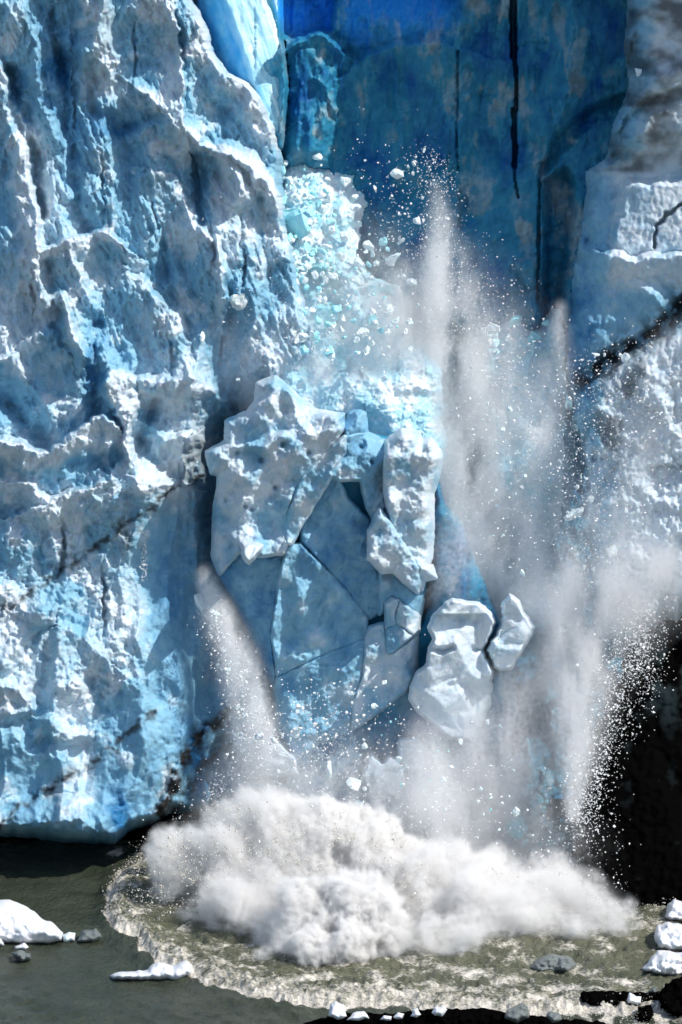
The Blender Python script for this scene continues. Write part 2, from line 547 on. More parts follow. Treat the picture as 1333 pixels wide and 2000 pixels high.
blue = 0.25 - .32 * crumb - .40 * sstep(1.6, 3.2, F.R) + 0.34 * fbm(X / 110, Y / 240, 3, 41) + 0.22 * sstep(1350, 1560, Y) + 0.14 * sstep(700, 0, Y)  # crumbly ice whiter; ridge crests whitened too, as highlights put into the colour
for bx, by, br, bs, ba in ((30, 220, 26, 90, .5), (120, 150, 26, 90, .5), (235, 245, 70, 28, .55), (390, 370, 30, 60, .5), (440, 260, 40, 60, .35), (480, 560, 40, 90, .4), (310, 520, 24, 60, .4), (110, 590, 24, 70, .5), (185, 720, 20, 90, .55), (30, 800, 60, 50, .5), (300, 850, 40, 40, .35), (360, 1200, 90, 200, .4), (400, 1500, 80, 60, .4), (250, 1590, 60, 30, .5), (90, 1650, 200, 26, .45), (330, 90, 20, 90, .25), (170, 900, 70, 30, .35), (90, 930, 60, 24, .3)):
    blue += ba * np.exp(-((wx_ - bx) / br) ** 2 - ((wy_ - by) / bs) ** 2)
dirt = np.zeros(X.shape)
for pts, w_, a_ in (([(-40, 1215), (0, 1200), (140, 1100), (235, 1035), (300, 985), (395, 925), (430, 905)], 8, .85),
                    ([(-40, 1630), (0, 1610), (110, 1530), (200, 1480), (250, 1430), (300, 1395)], 8, .9),
                    ([(300, 1625), (322, 1570), (350, 1500), (395, 1435), (450, 1395)], 17, 1.2),
                    ([(330, 1620), (372, 1530), (430, 1455), (480, 1420)], 14, .9),
                    ([(230, 1010), (240, 1050), (250, 1060)], 14, .7)):
    d_, *_ = seg_dist(F.X + 8 * fbm(X / 25, Y / 25, 3, 51), F.Y + 8 * fbm(X / 25, Y / 25, 3, 52), pts, False)
    dirt = np.maximum(dirt, a_ * np.exp(-(d_ / w_) ** 2) * sstep(-.75, .25, fbm(X / 22, Y / 22, 4, 53)))
dirt = np.clip(dirt + 0.10 * sstep(.2, .9, fbm(X / 120, Y / 160, 4, 54)), 0, 1)
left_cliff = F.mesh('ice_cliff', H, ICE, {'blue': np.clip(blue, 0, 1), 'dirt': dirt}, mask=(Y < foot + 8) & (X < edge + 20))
tag(left_cliff, kind='structure')
print('left', time.time() - T0)

# ------------------------------------------------------------------ the blue wall behind, freshly broken
F = Field(330, -240, 1600, 1720, 2.4, warp=(5, 40), seed=9)
X, Y = F.X, F.Y
base = -7.0 + 1.5 * sstep(500, 1600, Y) + 0.8 * fbm(X / 300, Y / 300, 3, 61)
base -= 3 * sstep(60, -30, Y + 12 * fbm(X / 40, Y / 40, 3, 62)) * sstep(640, 680, X) * (1 - sstep(860, 930, X))   # cave along the top
cave = [(525, -240), (532, 20), (545, 70), (575, 82), (600, 75), (625, 60), (655, 60), (660, -240)]
d_, *_ = sdf(F.XW, F.YW, cave)
base -= 3.5 * sstep(-4, 14, d_)
vivid = sstep(0, 16, d_) * (.7 + .5 * fbm(X / 60, Y / 60, 3, 60)) + .6 * sstep(110, 20, Y + 22 * fbm(X / 50, Y / 40, 3, 59)) * sstep(655, 680, X) * (1 - sstep(840, 920, X))  # blue glow of light through the ice, painted in as colour
# smooth chute of ice at the upper left
ch = [(340, -240), (552, -240), (556, 60), (566, 160), (556, 290), (520, 320), (420, 200), (380, 60)]
d_, *_ = sdf(X, Y, ch)
cx = np.interp(Y[:, 0], [-240, 0, 100, 180, 260, 320], [400, 445, 480, 505, 530, 545])[:, None]
slab = 4.6 + 2.5 * sstep(-100, 300, Y) - 0.050 * np.abs(X - cx) * (X < cx) - 0.006 * (X - cx) * (X > cx)
slab += 0.10 * fbm((X * .94 - Y * .33) / 16, (Y * .94 + X * .33) / 160, 4, 63)
base = np.where(d_ > 0, -7 + slab * np.clip(d_ / 10, 0, 1) ** .5, base)
chute = d_ > 0
# block shelf right of the chute
F.block([(545, 84), (590, 66), (620, 62), (650, 66), (664, 90), (672, 200), (650, 330), (545, 330)], 2.4, 34, tx=-0.5, ty=.8)
F.ridge([(552, 100), (590, 74), (630, 66), (662, 96)], 3.0, 10, 60)
F.ridge([(575, 170), (610, 150), (640, 172), (655, 215)], 2.8, 14, 50)
F.ridge([(560, 250), (590, 232), (625, 262)], 2.6, 12, 40)
F.ridge([(655, 160), (720, 105), (800, 88), (850, 80), (900, 95)], 1.6, 10, 120)
F.ridge([(898, -100), (890, 80), (897, 160), (893, 330)], 1.4, 60, 6)
for pts, hh_, w_ in (([(1003, -240), (1002, 60), (1004, 110)], 4.0, 7.5), ([(1004, 105), (1009, 150), (1008, 215)], 3.0, 4.5), ([(1003, 215), (1006, 290), (1005, 325)], 3.0, 5.5), ([(1005, 330), (1008, 365), (1013, 385)], 1.2, 2.8),
                     ([(1055, 330), (1053, 420), (1051, 530), (1050, 590)], 1.6, 3.6), ([(894, 100), (894, 330)], .8, 3.5)):
    F.ridge(pts, hh_, w_, w_, k=0.4, groove=True, straight=True)
F.ridge([(893, -200), (894, 60), (898, 200), (894, 420)], 1.0, 2, 46, straight=True)
F.ridge([(1122, -200), (1118, 60), (1105, 190), (1090, 240)], 1.6, 40, 60)
F.block([(1000, 510), (1046, 500), (1050, 560), (1030, 575)], 1.0, 8)
alc = [(1052, 345), (1080, 318), (1118, 322), (1136, 350), (1132, 440), (1115, 560), (1108, 660), (1040, 650), (1050, 540)]
d_, *_ = sdf(F.XW, F.YW, alc)
F.G += 3.5 * sstep(0, 30, d_)
F.ridge([(1060, 330), (1090, 270), (1150, 215), (1220, 185)], 2.0, 10, 30, groove=True)
crustp_ = sstep(.22, .60, fbm(X / 62, Y / 105, 6, 73, .6) + .22 * sstep(760, 900, X) * sstep(300, 60, Y))
drips = ridged(X / 34 + .4 * noise2(X / 60, Y / 120, 77), Y / 260, 4, 76)
strata = .22 * drips * sstep(420, 250, Y) + 0.22 * sstep(200, 360, Y) * ridged((X * .45 + Y) / 60 + fbm(X / 160, Y / 160, 2, 65) * .25, (X - Y * .4) / 420, 4, 64)
det = 2.5 * crystals(X / 140 + .2 * Y / 140, Y / 190, 66, 4, 1.0) + 1.3 * strata + 0.14 * fbm(X / 14, Y / 22, 3, 67) + 0.85 * crystals(X / 50 + .3 * Y / 70, Y / 80, 68, 4, 1.1) + .3 * crystals(X / 20 + .3 * Y / 28, Y / 30, 57, 4, 1.1) + .4 * crustp_ * crystals(F.XW / 22, F.YW / 30, 58, 4, 1.1)
det = np.where(chute, det * .12, det)
H = base + F.R - F.G + det
blue = np.clip(0.52 + 0.42 * fbm(X / 100, Y / 130, 5, 72) + 0.35 * strata + .18 * drips * sstep(420, 250, Y) - .12, 0, 1)
ang = sstep(.38, .60, crystals(X / 55 + .2 * Y / 90, Y / 95, 56, 4, 1.1))
crustp = (.25 + .6 * ang) * sstep(.10, .75, fbm(X / 62, Y / 105, 6, 73, .6) + .22 * sstep(760, 900, X) * sstep(300, 60, Y) + .5 * np.exp(-((F.XW - 860 - .1 * (250 - Y)) / 36) ** 2 - ((Y - 190) / 90) ** 2))
blue = np.where(chute, .33 + .3 * fbm((X * .94 - Y * .33) / 26, (Y + X * .4) / 170, 4, 74), np.clip(blue - .55 * crustp, 0, 1))
dirt = 0.35 * crustp * sstep(.2, .7, fbm(X / 50, Y / 90, 3, 75))
blue_wall = F.mesh('blue_ice_wall', H, BLUE_ICE, {'blue': blue, 'dirt': np.clip(dirt, 0, 1), 'vivid': np.clip(vivid * (1 - .7 * crustp), 0, 1)})
tag(blue_wall, kind='structure')
print('wall', time.time() - T0)

F = Field(330, -240, 600, 340, 2.0, warp=(2, 30), seed=23)
X, Y = F.X, F.Y
d_, *_ = sdf(F.XW, F.YW, ch)
cx = np.interp(Y[:, 0], [-240, 0, 100, 180, 260, 320], [400, 445, 480, 505, 530, 545])[:, None] + 4 * fbm(X / 40, Y / 60, 2, 24)
H = -6.6 + 4.6 + 2.5 * sstep(-100, 300, Y) - .05 * np.clip(cx - X, 0, None) - .012 * np.clip(X - cx, 0, None) - 5 * (1 - np.clip(d_ / 16, 0, 1)) ** 2
H += .10 * ridged((X * .94 - Y * .33) / 16, (Y * .94 + X * .33) / 130, 4, 25) + .5 * crystals(F.XW / 50, F.YW / 90, 26, 4, .8) + .15 * crystals(F.XW / 18, F.YW / 24, 27, 4, 1)
blue = np.clip(.40 + .7 * sstep(12, -20, X - cx) + .35 * fbm((X * .94 - Y * .33) / 24, (Y + X * .4) / 120, 4, 28), 0, 1)  # left of the edge painted bluer, for its shaded side
tag(F.mesh('ice_chute', H, HEAP, {'blue': blue, 'dirt': X * 0, 'vivid': .4 * sstep(12, -24, X - cx) * sstep(320, 120, Y) * (.7 + .4 * fbm(X / 30, Y / 70, 3, 29))}, mask=d_ > 0), kind='structure')

# ------------------------------------------------------------------ rubble heaps lying against the wall in the sun
for nm, rub, h0, h1, fall, sd_ in (
    ('ice_rubble', [(545, 296), (575, 300), (600, 290), (640, 325), (690, 345), (716, 400), (700, 450), (700, 500), (730, 545), (780, 560), (800, 640), (860, 720), (880, 1000), (520, 1000), (520, 640), (536, 400)], -5.0, 4.0, (300, 760), 69),
    ('ice_rubble', [(930, 640), (965, 625), (1010, 612), (1050, 640), (1075, 606), (1100, 610), (1104, 760), (1090, 1080), (960, 1080), (930, 760)], -4.5, 1.0, (610, 880), 169)):
    P_ = np.array(rub)
    F = Field(P_[:, 0].min() - 20, P_[:, 1].min() - 20, P_[:, 0].max() + 20, P_[:, 1].max(), 2.0, seed=sd_)
    X, Y = F.X, F.Y
    d_, *_ = sdf(F.XW, F.YW, rub)
    t_ = np.clip(d_ / 40, 0, 1)
    H = h0 + (h1 - h0) * np.clip((Y - fall[0]) / (fall[1] - fall[0]), 0, 1) - 2.5 * (1 - t_) ** 2
    H -= 5 * sstep(P_[:, 1].max() - 130, P_[:, 1].max(), Y)
    H += 2.4 * crystals(F.XW / 78, F.YW / 96, sd_, 4, 1.2) + (.9 * crystals(F.XW / 34, F.YW / 40, sd_ + 1, 4, 1.2) + .3 * crystals((F.XW * .8 + F.YW * .6) / 15, (F.YW * .8 - F.XW * .6) / 16, sd_ + 2, 4, 1.2)) * sstep(-.5, .6, fbm(X / 70, Y / 70, 3, sd_ + 6)) + .10 * ridged(X / 10, Y / 10, 3, sd_ + 3)
    blue = np.clip(.22 + .4 * fbm(X / 50, Y / 60, 4, sd_ + 4), 0, 1)
    tag(F.mesh(nm, H, HEAP, {'blue': blue, 'dirt': X * 0}, mask=d_ > -3), kind='structure')

# ------------------------------------------------------------------ the buttress on the right
F = Field(1070, -300, 1640, 1300, 2.4, warp=(6, 36), seed=14)
X, Y = F.X, F.Y
edge = np.interp(Y[:, 0], [-300, 0, 100, 160, 240, 310, 335, 440, 560, 660, 760, 900, 1040, 1300], [1222, 1222, 1216, 1228, 1196, 1180, 1140, 1133, 1114, 1106, 1108, 1140, 1150, 1160])[:, None] + 3 * fbm(X / 40, Y / 40, 2, 15)
t_ = np.clip((X + 10 * fbm(X / 30, Y / 45, 3, 18) - edge) / 50, 0, 1)
base = -6 + 7.5 * (1 - (1 - t_) ** 2) ** .5 + 0.012 * np.clip(X - edge - 40, 0, 500)
base += 2.0 * sstep(330, 250, Y) - 1.2 * sstep(300, 345, Y + 10 * fbm(X / 40, Y / 40, 2, 16)) + 3.0 * sstep(330, 600, Y)
base -= 5 * sstep(700, 640, Y) * 0
F.ridge([(1240, 380), (1300, 372), (1400, 370)], 1.0, 10, 60)
F.block([(1190, 470), (1215, 350), (1420, 340), (1420, 520), (1333, 505), (1260, 500), (1210, 505)], 1.6, 16, ty=-0.5)
F.ridge([(1200, 500), (1240, 512), (1280, 500), (1330, 505), (1420, 500)], 2.4, 24, 60)
F.ridge([(1240, 540), (1275, 580), (1290, 600)], 1.2, 30, 40)
F.ridge([(1240, 190), (1290, 150), (1340, 140)], 1.6, 30, 90)
F.ridge([(1225, 240), (1260, 200), (1333, 175)], 1.6, 10, 30, groove=True)
F.ridge([(1280, 480), (1282, 440), (1310, 415), (1333, 400)], 1.6, 5, 5, k=.5, groove=True)
F.ridge([(1130, 740), (1210, 690), (1290, 640), (1345, 575)], 2.2, 20, 30, groove=True)
cas = sstep(-20, 60, (Y - np.interp(X[0], [1070, 1150, 1200, 1260, 1300, 1640], [800, 760, 700, 665, 640, 560])[None, :]))
det = 1.2 * crystals(F.XW / 110, F.YW / 130, 81, 5, 1) + .5 * crystals(F.XW / 40, F.YW / 44, 82, 4, 1.2) + .18 * crystals(X / 17, Y / 19, 83, 4, 1.2) + .10 * fbm(X / 9, Y / 14, 3, 84)
det = det * (1 + .9 * cas) + cas * (.5 * crystals((F.XW * .8 - F.YW * .5) / 30, (F.YW * .8 + F.XW * .5) / 44, 93, 4, 1.3) + .25 * crystals((F.XW * .6 - F.YW * .7) / 13, (F.YW * .6 + F.XW * .7) / 17, 94, 4, 1.3))
det = det * (1 - .5 * sstep(560, 470, Y) * sstep(700, 1, Y))
H = base + F.R - F.G + det + cas * (1 + 2.0 * sstep(650, 1100, Y))
hi_ = sstep(345, 330, Y)
blue = np.clip(.55 - .25 * cas - .5 * sstep(30, 90, X - edge + 14 * fbm(X / 30, Y / 30, 3, 85)) + .35 * sstep(520, 600, Y) * (1 - cas) - .1 * hi_ + .2 * fbm(X / 90, Y / 90, 3, 86), 0, 1)
dirt = (.42 + .35 * hi_) * hi_ * sstep(-.6, .6, fbm(X / 80, Y / 60, 4, 87))  # overhang greyed and darkened in colour for the shade it lies in
d_, *_ = seg_dist(F.XW, F.YW, [(1140, 745), (1210, 690), (1290, 640), (1345, 575)], False)
dirt = np.maximum(dirt, .97 * np.exp(-(d_ / 26) ** 2) * sstep(-.5, .1, fbm(X / 24, Y / 24, 3, 88)))
d_, *_ = seg_dist(F.XW, F.YW, [(1150, 900), (1200, 820), (1260, 720)], False)
dirt = np.maximum(dirt, .6 * np.exp(-(d_ / 50) ** 2) * sstep(-.2, .5, fbm(X / 40, Y / 60, 3, 89)))
low_ = 1300 - 90 * sstep(1160, 1330, X) + 14 * fbm(X / 30, Y * 0, 3, 90)
H -= 4 * np.clip((Y - (low_ - 60)) / 60, 0, 1) ** 2
buttress = F.mesh('ice_buttress', H, ICE, {'blue': blue, 'dirt': np.clip(dirt, 0, 1)}, mask=(X > edge + 2) & (Y < low_))
tag(buttress, kind='structure')
# unseen glacier ice above right, added and shaped to shade wall and buttress
F = Field(1280, -1400, 2500, -10, 8, warp=(12, 80), seed=19)
d_, *_ = sdf(F.XW, F.YW, [(1330, -1400), (1300, -500), (1480, -40), (1700, -20), (2500, -20), (2500, -1400)])
tag(F.mesh('unseen_shade_ice', 10 - 8 * (1 - np.clip(d_ / 60, 0, 1)) ** 2 + 3 * crystals(F.XW / 200, F.YW / 240, 92, 5, 1), ICE, {'blue': F.X * 0 + .2, 'dirt': F.X * 0}, mask=d_ > 0), kind='structure')
print('butt', time.time() - T0)

# ------------------------------------------------------------------ the toppling tower of ice
def Z(pts):                                    # outlines traced on an enlargement of the tower
    return [(380 + x * .5251, 700 + y * .5251) for x, y in pts]


def empty(name, loc, label, cat, group=None):
    o = bpy.data.objects.new(name, None)
    COL.objects.link(o)
    o.location = loc
    return tag(o, label, cat, group)


def adopt(root, o):
    o.parent = root
    o.matrix_parent_inverse = root.matrix_basis.inverted()
    return o


OUTER = np.array(Z([(300, 68), (235, 95), (230, 160), (200, 200), (120, 235), (118, 310), (70, 335), (45, 350), (65, 425), (92, 430), (90, 480), (78, 540), (72, 640), (70, 740), (95, 800), (150, 900), (210, 1020), (260, 1130),
                    (290, 1230), (310, 1390), (350, 1700), (800, 1700), (810, 1300), (836, 1150), (838, 960), (852, 880), (862, 815), (897, 815), (880, 740), (888, 620), (886, 500), (905, 440), (917, 370), (880, 300), (845, 310), (830, 275), (770, 265), (718, 305), (642, 278), (632, 200), (600, 197), (553, 240), (555, 210), (450, 195), (400, 160), (350, 110)]))


def tower_h(X, Y):
    return 9.0 + (1150 - Y) * .04 * .20 + 0.7 * fbm(X / 150, Y / 190, 2, 101) - 0.004 * np.abs(X - 600)


def tower_front(X, Y):
    d, _, _ = sdf(X, Y, OUTER)
    t = np.clip(d / 34, 0, 1)
    return tower_h(X, Y) - 2.4 * (1 - (1 - (1 - t) ** 2) ** .5)


HOLES = Z([(425, 350), (120, 530), (190, 550), (212, 560), (160, 350), (250, 380), (300, 480), (620, 330), (660, 385), (330, 320)])
RIDGE = Z([(345, 690), (322, 790), (300, 900), (286, 1030), (300, 1180)])
HOLLOW = [(Z([(255, 135)])[0], 15, 1.1), (Z([(305, 255)])[0], 14, 1.5), (Z([(285, 215)])[0], 9, .9), (Z([(335, 185)])[0], 20, 1.2),
          (Z([(450, 250)])[0], 22, .8), (Z([(615, 320)])[0], 18, .8), (Z([(395, 250)])[0], 16, .5)]
CREST = [Z([(235, 165), (275, 155), (300, 190), (290, 240), (320, 285)]), Z([(350, 120), (375, 180), (385, 240), (430, 285), (500, 270)]), Z([(130, 330), (260, 330), (330, 290)])]


def tower_detail(amp=1.0, seed=0):
    def f(X, Y, d):
        dk = seg_dist(X, Y, RIDGE, False)[0]
        r = amp * (.9 * np.clip(1 - dk / 26, 0, 1) + .60 * fbm(X / 60, Y / 60, 4, 110 + seed, .45) + .12 * ridged((X + .5 * Y) / 34, (Y - .4 * X) / 60, 3, 111 + seed)
                   + .55 * crystals(X / 80, Y / 100, 112 + seed, 4, .9) + .22 * crystals(X / 34, Y / 40, 115 + seed, 4, .9) + .07 * crystals(X / 24, Y / 26, 114 + seed, 4, .9) + .05 * fbm(X / 6, Y / 6, 2, 113))
        for (hx, hy), rr, dp in HOLLOW:
            r = r - dp * np.exp(-(((X - hx) / rr) ** 2 + ((Y - hy) / (rr * 1.3)) ** 2))
        for hx, hy in HOLES:
            r = r - .8 * np.exp(-(((X - hx) / 5) ** 2 + ((Y - hy) / 5) ** 2))
        for c in CREST:
            dd = seg_dist(X, Y, c, False)[0]
            r = r + .7 * np.clip(1 - dd / 16, 0, 1)
        return r
    return f


def ice_attrs(b0, b1=.25, seed=0):
    return {'blue': lambda X, Y, d: np.clip(b0 + b1 * fbm(X / 60, Y / 80, 3, 120 + seed), 0, 1), 'dirt': lambda X, Y, d: X * 0}


tower = empty('ice_tower', at(640, 1500, 9), 'huge fractured tower of pale ice toppling forward into the splash', 'ice tower')
PLATES = [
    ('ice_slab', [(300, 68), (235, 95), (230, 160), (200, 200), (120, 235), (118, 310), (70, 335), (45, 350), (65, 425), (92, 430), (90, 480), (78, 540), (72, 640), (70, 740), (95, 800), (118, 770), (165, 720), (250, 735), (330, 725), (345, 690), (337, 660), (345, 570), (375, 490), (400, 440), (440, 398), (490, 350), (553, 260), (555, 210), (450, 195), (400, 160), (350, 110)],
     1.2, 1.5, 20, 1.2, .10, 'scalloped crown slab with the peak of the tower'),
    ('ice_slab', [(498, 352), (560, 290), (560, 345), (505, 420), (512, 432), (390, 630), (360, 690), (345, 690), (340, 660), (350, 570), (380, 492), (405, 442), (445, 402)], 1.5, 1.3, 16, .7, .12, None),
    ('ice_slab', [(512, 445), (540, 455), (565, 520), (650, 600), (655, 740), (690, 790), (688, 945), (650, 965), (560, 850), (400, 680), (395, 640)], -.2, 1.1, 8, .55, .34, 'smooth recessed middle slab of bluer ice'),
    ('ice_slab', [(395, 690), (555, 855), (640, 970), (637, 1037), (500, 1090), (310, 1180), (285, 1030), (320, 800), (345, 700)], .2, 1.2, 8, .9, .22, None),
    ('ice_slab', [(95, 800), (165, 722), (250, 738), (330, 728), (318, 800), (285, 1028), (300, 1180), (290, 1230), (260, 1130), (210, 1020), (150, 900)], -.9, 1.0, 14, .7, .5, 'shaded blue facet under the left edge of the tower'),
    ('ice_slab', [(310, 1186), (500, 1096), (635, 1045), (625, 1180), (592, 1280), (584, 1382), (620, 1480), (600, 1700), (350, 1700), (310, 1390), (292, 1230)], .2, 1.2, 8, .8, .2, None),
    ('ice_slab', [(640, 1045), (655, 1000), (705, 985), (712, 1040), (720, 1098), (740, 1098), (830, 1030), (832, 1150), (795, 1225), (715, 1290), (588, 1380), (595, 1280), (630, 1180)], .8, 1.3, 14, .5, .12, None),
    ('ice_slab', [(712, 910), (735, 893), (758, 900), (744, 960), (748, 982), (716, 1000)], 1.7, 1.3, 9, .3, .05, None),
    ('ice_slab', [(763, 903), (800, 930), (836, 962), (830, 1022), (815, 1030), (752, 982), (750, 958)], 1.5, 1.2, 9, .4, .08, None),
    ('ice_slab', [(716, 1004), (748, 986), (812, 1032), (740, 1090), (722, 1092)], 1.4, 1.2, 9, .3, .14, None),
    ('ice_slab', [(560, 292), (640, 278), (718, 308), (705, 400), (706, 580), (665, 600), (640, 540), (620, 450), (540, 452), (512, 440), (508, 420), (562, 345)], .9, 1.3, 16, .9, .15, None),
    ('ice_slab', [(555, 235), (575, 205), (612, 195), (632, 205), (642, 278), (565, 290)], .6, 1.2, 14, .3, .3, 'small translucent cyan knob on the rim of the tower'),
    ('ice_pillar', [(718, 305), (770, 265), (805, 264), (835, 280), (845, 310), (880, 300), (912, 345), (917, 370), (905, 440), (885, 500), (887, 620), (880, 740), (860, 800), (845, 860), (800, 820), (770, 720), (725, 600), (708, 480), (708, 400)], 2.4, 2.2, 26, 1.0, .02, None),
    ('ice_slab', [(650, 640), (690, 560), (712, 585), (730, 605), (790, 690), (840, 780), (850, 830), (830, 870), (780, 830), (740, 790), (700, 795), (650, 745)], 2.9, 1.6, 18, .8, .08, None),
    ('ice_slab', [(690, 790), (740, 790), (830, 830), (850, 900), (838, 958), (762, 896), (735, 890), (710, 908), (705, 940), (690, 950)], .6, 1.2, 12, .5, .18, None),
    ('ice_knob', [(840, 775), (882, 772), (897, 815), (860, 823), (832, 808)], 3.0, 1.0, 10, .2, .02, None),
]
for i, (nm, pl, off, th, rim, amp, bl, lab) in enumerate(PLATES):
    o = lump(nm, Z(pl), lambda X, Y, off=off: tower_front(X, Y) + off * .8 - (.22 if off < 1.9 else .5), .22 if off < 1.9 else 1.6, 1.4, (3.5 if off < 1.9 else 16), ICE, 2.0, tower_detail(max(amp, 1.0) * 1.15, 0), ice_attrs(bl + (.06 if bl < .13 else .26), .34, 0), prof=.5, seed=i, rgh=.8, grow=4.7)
    adopt(tower, o)
    if lab:
        o['label'] = lab
core = [(300, 100), (150, 260), (110, 440), (95, 740), (130, 830), (235, 1030), (310, 1200), (330, 1560), (560, 1600), (760, 1560), (820, 1250), (838, 1050), (870, 760), (895, 420), (850, 320), (740, 300), (520, 230)]
adopt(tower, lump('ice_core', Z(core), lambda X, Y: tower_h(X, Y) - 2.2, 1.0, 4.0, 30, BLUE_ICE, 5, lambda X, Y, d: .3 * crystals(X / 40, Y / 40, 130), ice_attrs(.45, .2, 40)))

def boulder_detail(k):
    def f(X, Y, d):
        r = 2.9 * crystals(X / 100 + k, Y / 120, 190 + k, 4, 1.3) + .9 * crystals(X / 38 + .3 * Y / 40, Y / 46 + k, 195 + k, 3, 1.2) + .14 * crystals(X / 13, Y / 15, 197, 4, 1) + .15 * fbm(X / 40, Y / 40, 3, 191 + k)
        for p, dp in (([(868, 1075), (925, 1090), (960, 1075)], .9), ([(1078, 1085), (1040, 1080)], .7)):
            q = seg_dist(X, Y, Z(p), False)[0]
            r = r - dp * np.clip(1 - q / 9, 0, 1)
        return r
    return f


big = [
    ('ice_boulder', [[(865, 1000), (880, 960), (930, 905), (960, 890), (1010, 900), (1060, 905), (1110, 950), (1123, 985), (1105, 1030), (1080, 1085), (1113, 1160), (1105, 1280), (1070, 1370), (1040, 1425), (950, 1420), (890, 1370), (830, 1320), (795, 1270), (800, 1220), (820, 1170), (862, 1130), (868, 1075), (885, 1045)]],
     [1.8], 'great broad ice boulder breaking away at the foot of the tower', 'ice boulder'),
    ('ice_boulder', [[(1080, 1085), (1130, 1000), (1145, 960), (1140, 920), (1170, 872), (1200, 890), (1235, 950), (1270, 1000), (1260, 1030), (1180, 1160), (1140, 1165), (1110, 1150)]], [1.4],
     'pointed ice boulder right of the great broad one', 'ice boulder'),
    ('ice_boulder', [[(640, 1480), (660, 1460), (700, 1500), (730, 1470), (770, 1500), (790, 1560), (770, 1640), (650, 1640), (620, 1560)]], [1.0], 'white capped ice boulder sinking into the spray under the tower', 'ice boulder'),
    ('ice_boulder', [[(750, 1450), (762, 1405), (830, 1405), (880, 1450), (890, 1540), (760, 1540)]], [.4], 'frosty ice boulder below the great broad one', 'ice boulder'),
    ('ice_block', [[(165, 682), (200, 680), (258, 692), (250, 722), (205, 770), (178, 745)]], [2.6], 'small angular block perched on the left ledge of the tower', 'ice block'),
    ('ice_fin', [[(195, 1230), (238, 1195), (262, 1240), (245, 1400), (190, 1400)]], [-1.0], 'narrow upright fin of ice beside the left foot of the tower', 'ice block'),
    ('ice_slab', [[(120, 1380), (190, 1400), (320, 1420), (380, 1480), (400, 1560), (250, 1560), (160, 1480)]], [-1.2], 'low blue slab of ice at the left foot of the tower', 'ice slab'),
]
for i, (nm, polys, offs, lab, cat) in enumerate(big):
    c = np.mean(Z(polys[0]), 0)
    r = empty(nm, at(c[0], c[1], float(tower_h(c[0], c[1])) + offs[0]), lab, cat) if len(polys) > 1 else None
    for j, (pl, off) in enumerate(zip(polys, offs)):
        o = lump('lobe' if r else nm, Z(pl), lambda X, Y, off=off: tower_h(X, Y) + off, 1.0, 2.4, 9, ICE, 2.0, boulder_detail(i), ice_attrs(.0, .16, 50 + i + j), seed=30 + i * 2 + j)
        adopt(r, o) if r else tag(o, lab, cat)
# the deep blue broken ice under and behind the tower
o = lump('blue_ice_mass', [(600, 1330), (760, 1290), (840, 1180), (846, 930), (858, 935), (872, 985), (905, 1020), (925, 1080), (965, 1180), (1010, 1290), (1010, 1400), (960, 1520), (960, 1640), (600, 1680), (540, 1560)],
         lambda X, Y: 3.6 + .5 * fbm(X / 80, Y / 80, 2, 140), 1.6, 3, 30, BLUE_ICE, 3, lambda X, Y, d: 2.0 * crystals(X / 60, Y / 80, 141, 4, 1.2) + .6 * crystals(X / 26, Y / 30, 142),
         ice_attrs(.50, .35, 60))
tag(o, 'deep blue shattered ice exposed below and right of the tower', 'broken ice')
print('tower', time.time() - T0)

GREY = ice_material('dirty_clear_ice', crust=(.24, .26, .26), clear=(.10, .13, .13), deep=(.03, .05, .055), sss=.1, rough_=.25, default_blue=.2)
# ------------------------------------------------------------------ the lagoon
WX0, WX1, WY0, WY1, WS = -140, 1480, 1560, 2090, 2.4
nx, ny = int((WX1 - WX0) / WS) + 1, int((WY1 - WY0) / WS * 2) + 1
X, Y = np.meshgrid(WX0 + np.arange(nx) * WS, WY0 + np.arange(ny) * WS / 2)
P = at(X, Y, hw(Y))
ring = [(330, 1676), (262, 1690), (222, 1722), (207, 1765), (208, 1800), (232, 1828), (266, 1836), (276, 1866), (330, 1900), (400, 1930), (480, 1952), (560, 1966), (640, 1976), (760, 1972), (860, 1985), (1000, 1992), (1130, 1990), (1260, 1990), (1480, 1985), (1480, 1760), (1300, 1720), (900, 1660), (500, 1650)]
RING = np.array(ring)
wob = 7 * fbm(P[..., 0] / 1.6, P[..., 1] / 3, 4, 151)
d, _, _ = sdf(X + wob, (Y + wob * .6), rough(ring, 5, 5, 14))
wx, wy = P[..., 0], P[..., 1]
turb = .20 * ridged(wx / 2.4, wy / 2.4, 4, 152, .55) + .10 * fbm(wx / .7, wy / .8, 3, 153)
dl = d + 5 * fbm(wx / 1.1, wy / 2.6, 4, 165, .6)
lip = np.where(dl < 16, np.exp(-((dl - 16) / 10) ** 2), np.exp(-((dl - 16) / 34) ** 2)) * sstep(-8, 4, dl)
ripple = .11 * fbm(wx / 1.5 + .25 * wy, wy / 2.2, 4, 154) + .07 * ridged((wx + wy * .6) / 5, (wy - wx * .6) / 2.2, 3, 167) * sstep(-.2, .6, fbm(wx / 9, wy / 12, 2, 168)) + .035 * noise2(wx / 6 + wy / 9, wy / 8, 155)
z = ripple + sstep(0, 30, d) * turb + lip * (.42 + .16 * ridged(wx / 1.0, wy / 1.6, 4, 156, .55)) + .25 * sstep(-26, 0, d) * (d < 0)
cells = 1 - ridged(wx / 1.7 + .6 * noise2(wx / 2, wy / 2, 3), wy / 2.6, 4, 157, .6)
foam = sstep(-4, 4, d) * np.clip(.92 - d / 48, .0, 1) * (.9 + .4 * fbm(wx / 1.2, wy / 1.6, 4, 158))
web = fbm(wx / 2.4, wy / 2.6, 5, 160, .6)
foam = np.maximum(foam, sstep(-2, 14, d) * np.clip(.10 + .52 * web + .25 * sstep(130, 30, d) - .16 * sstep(620, 300, X), 0, .9))
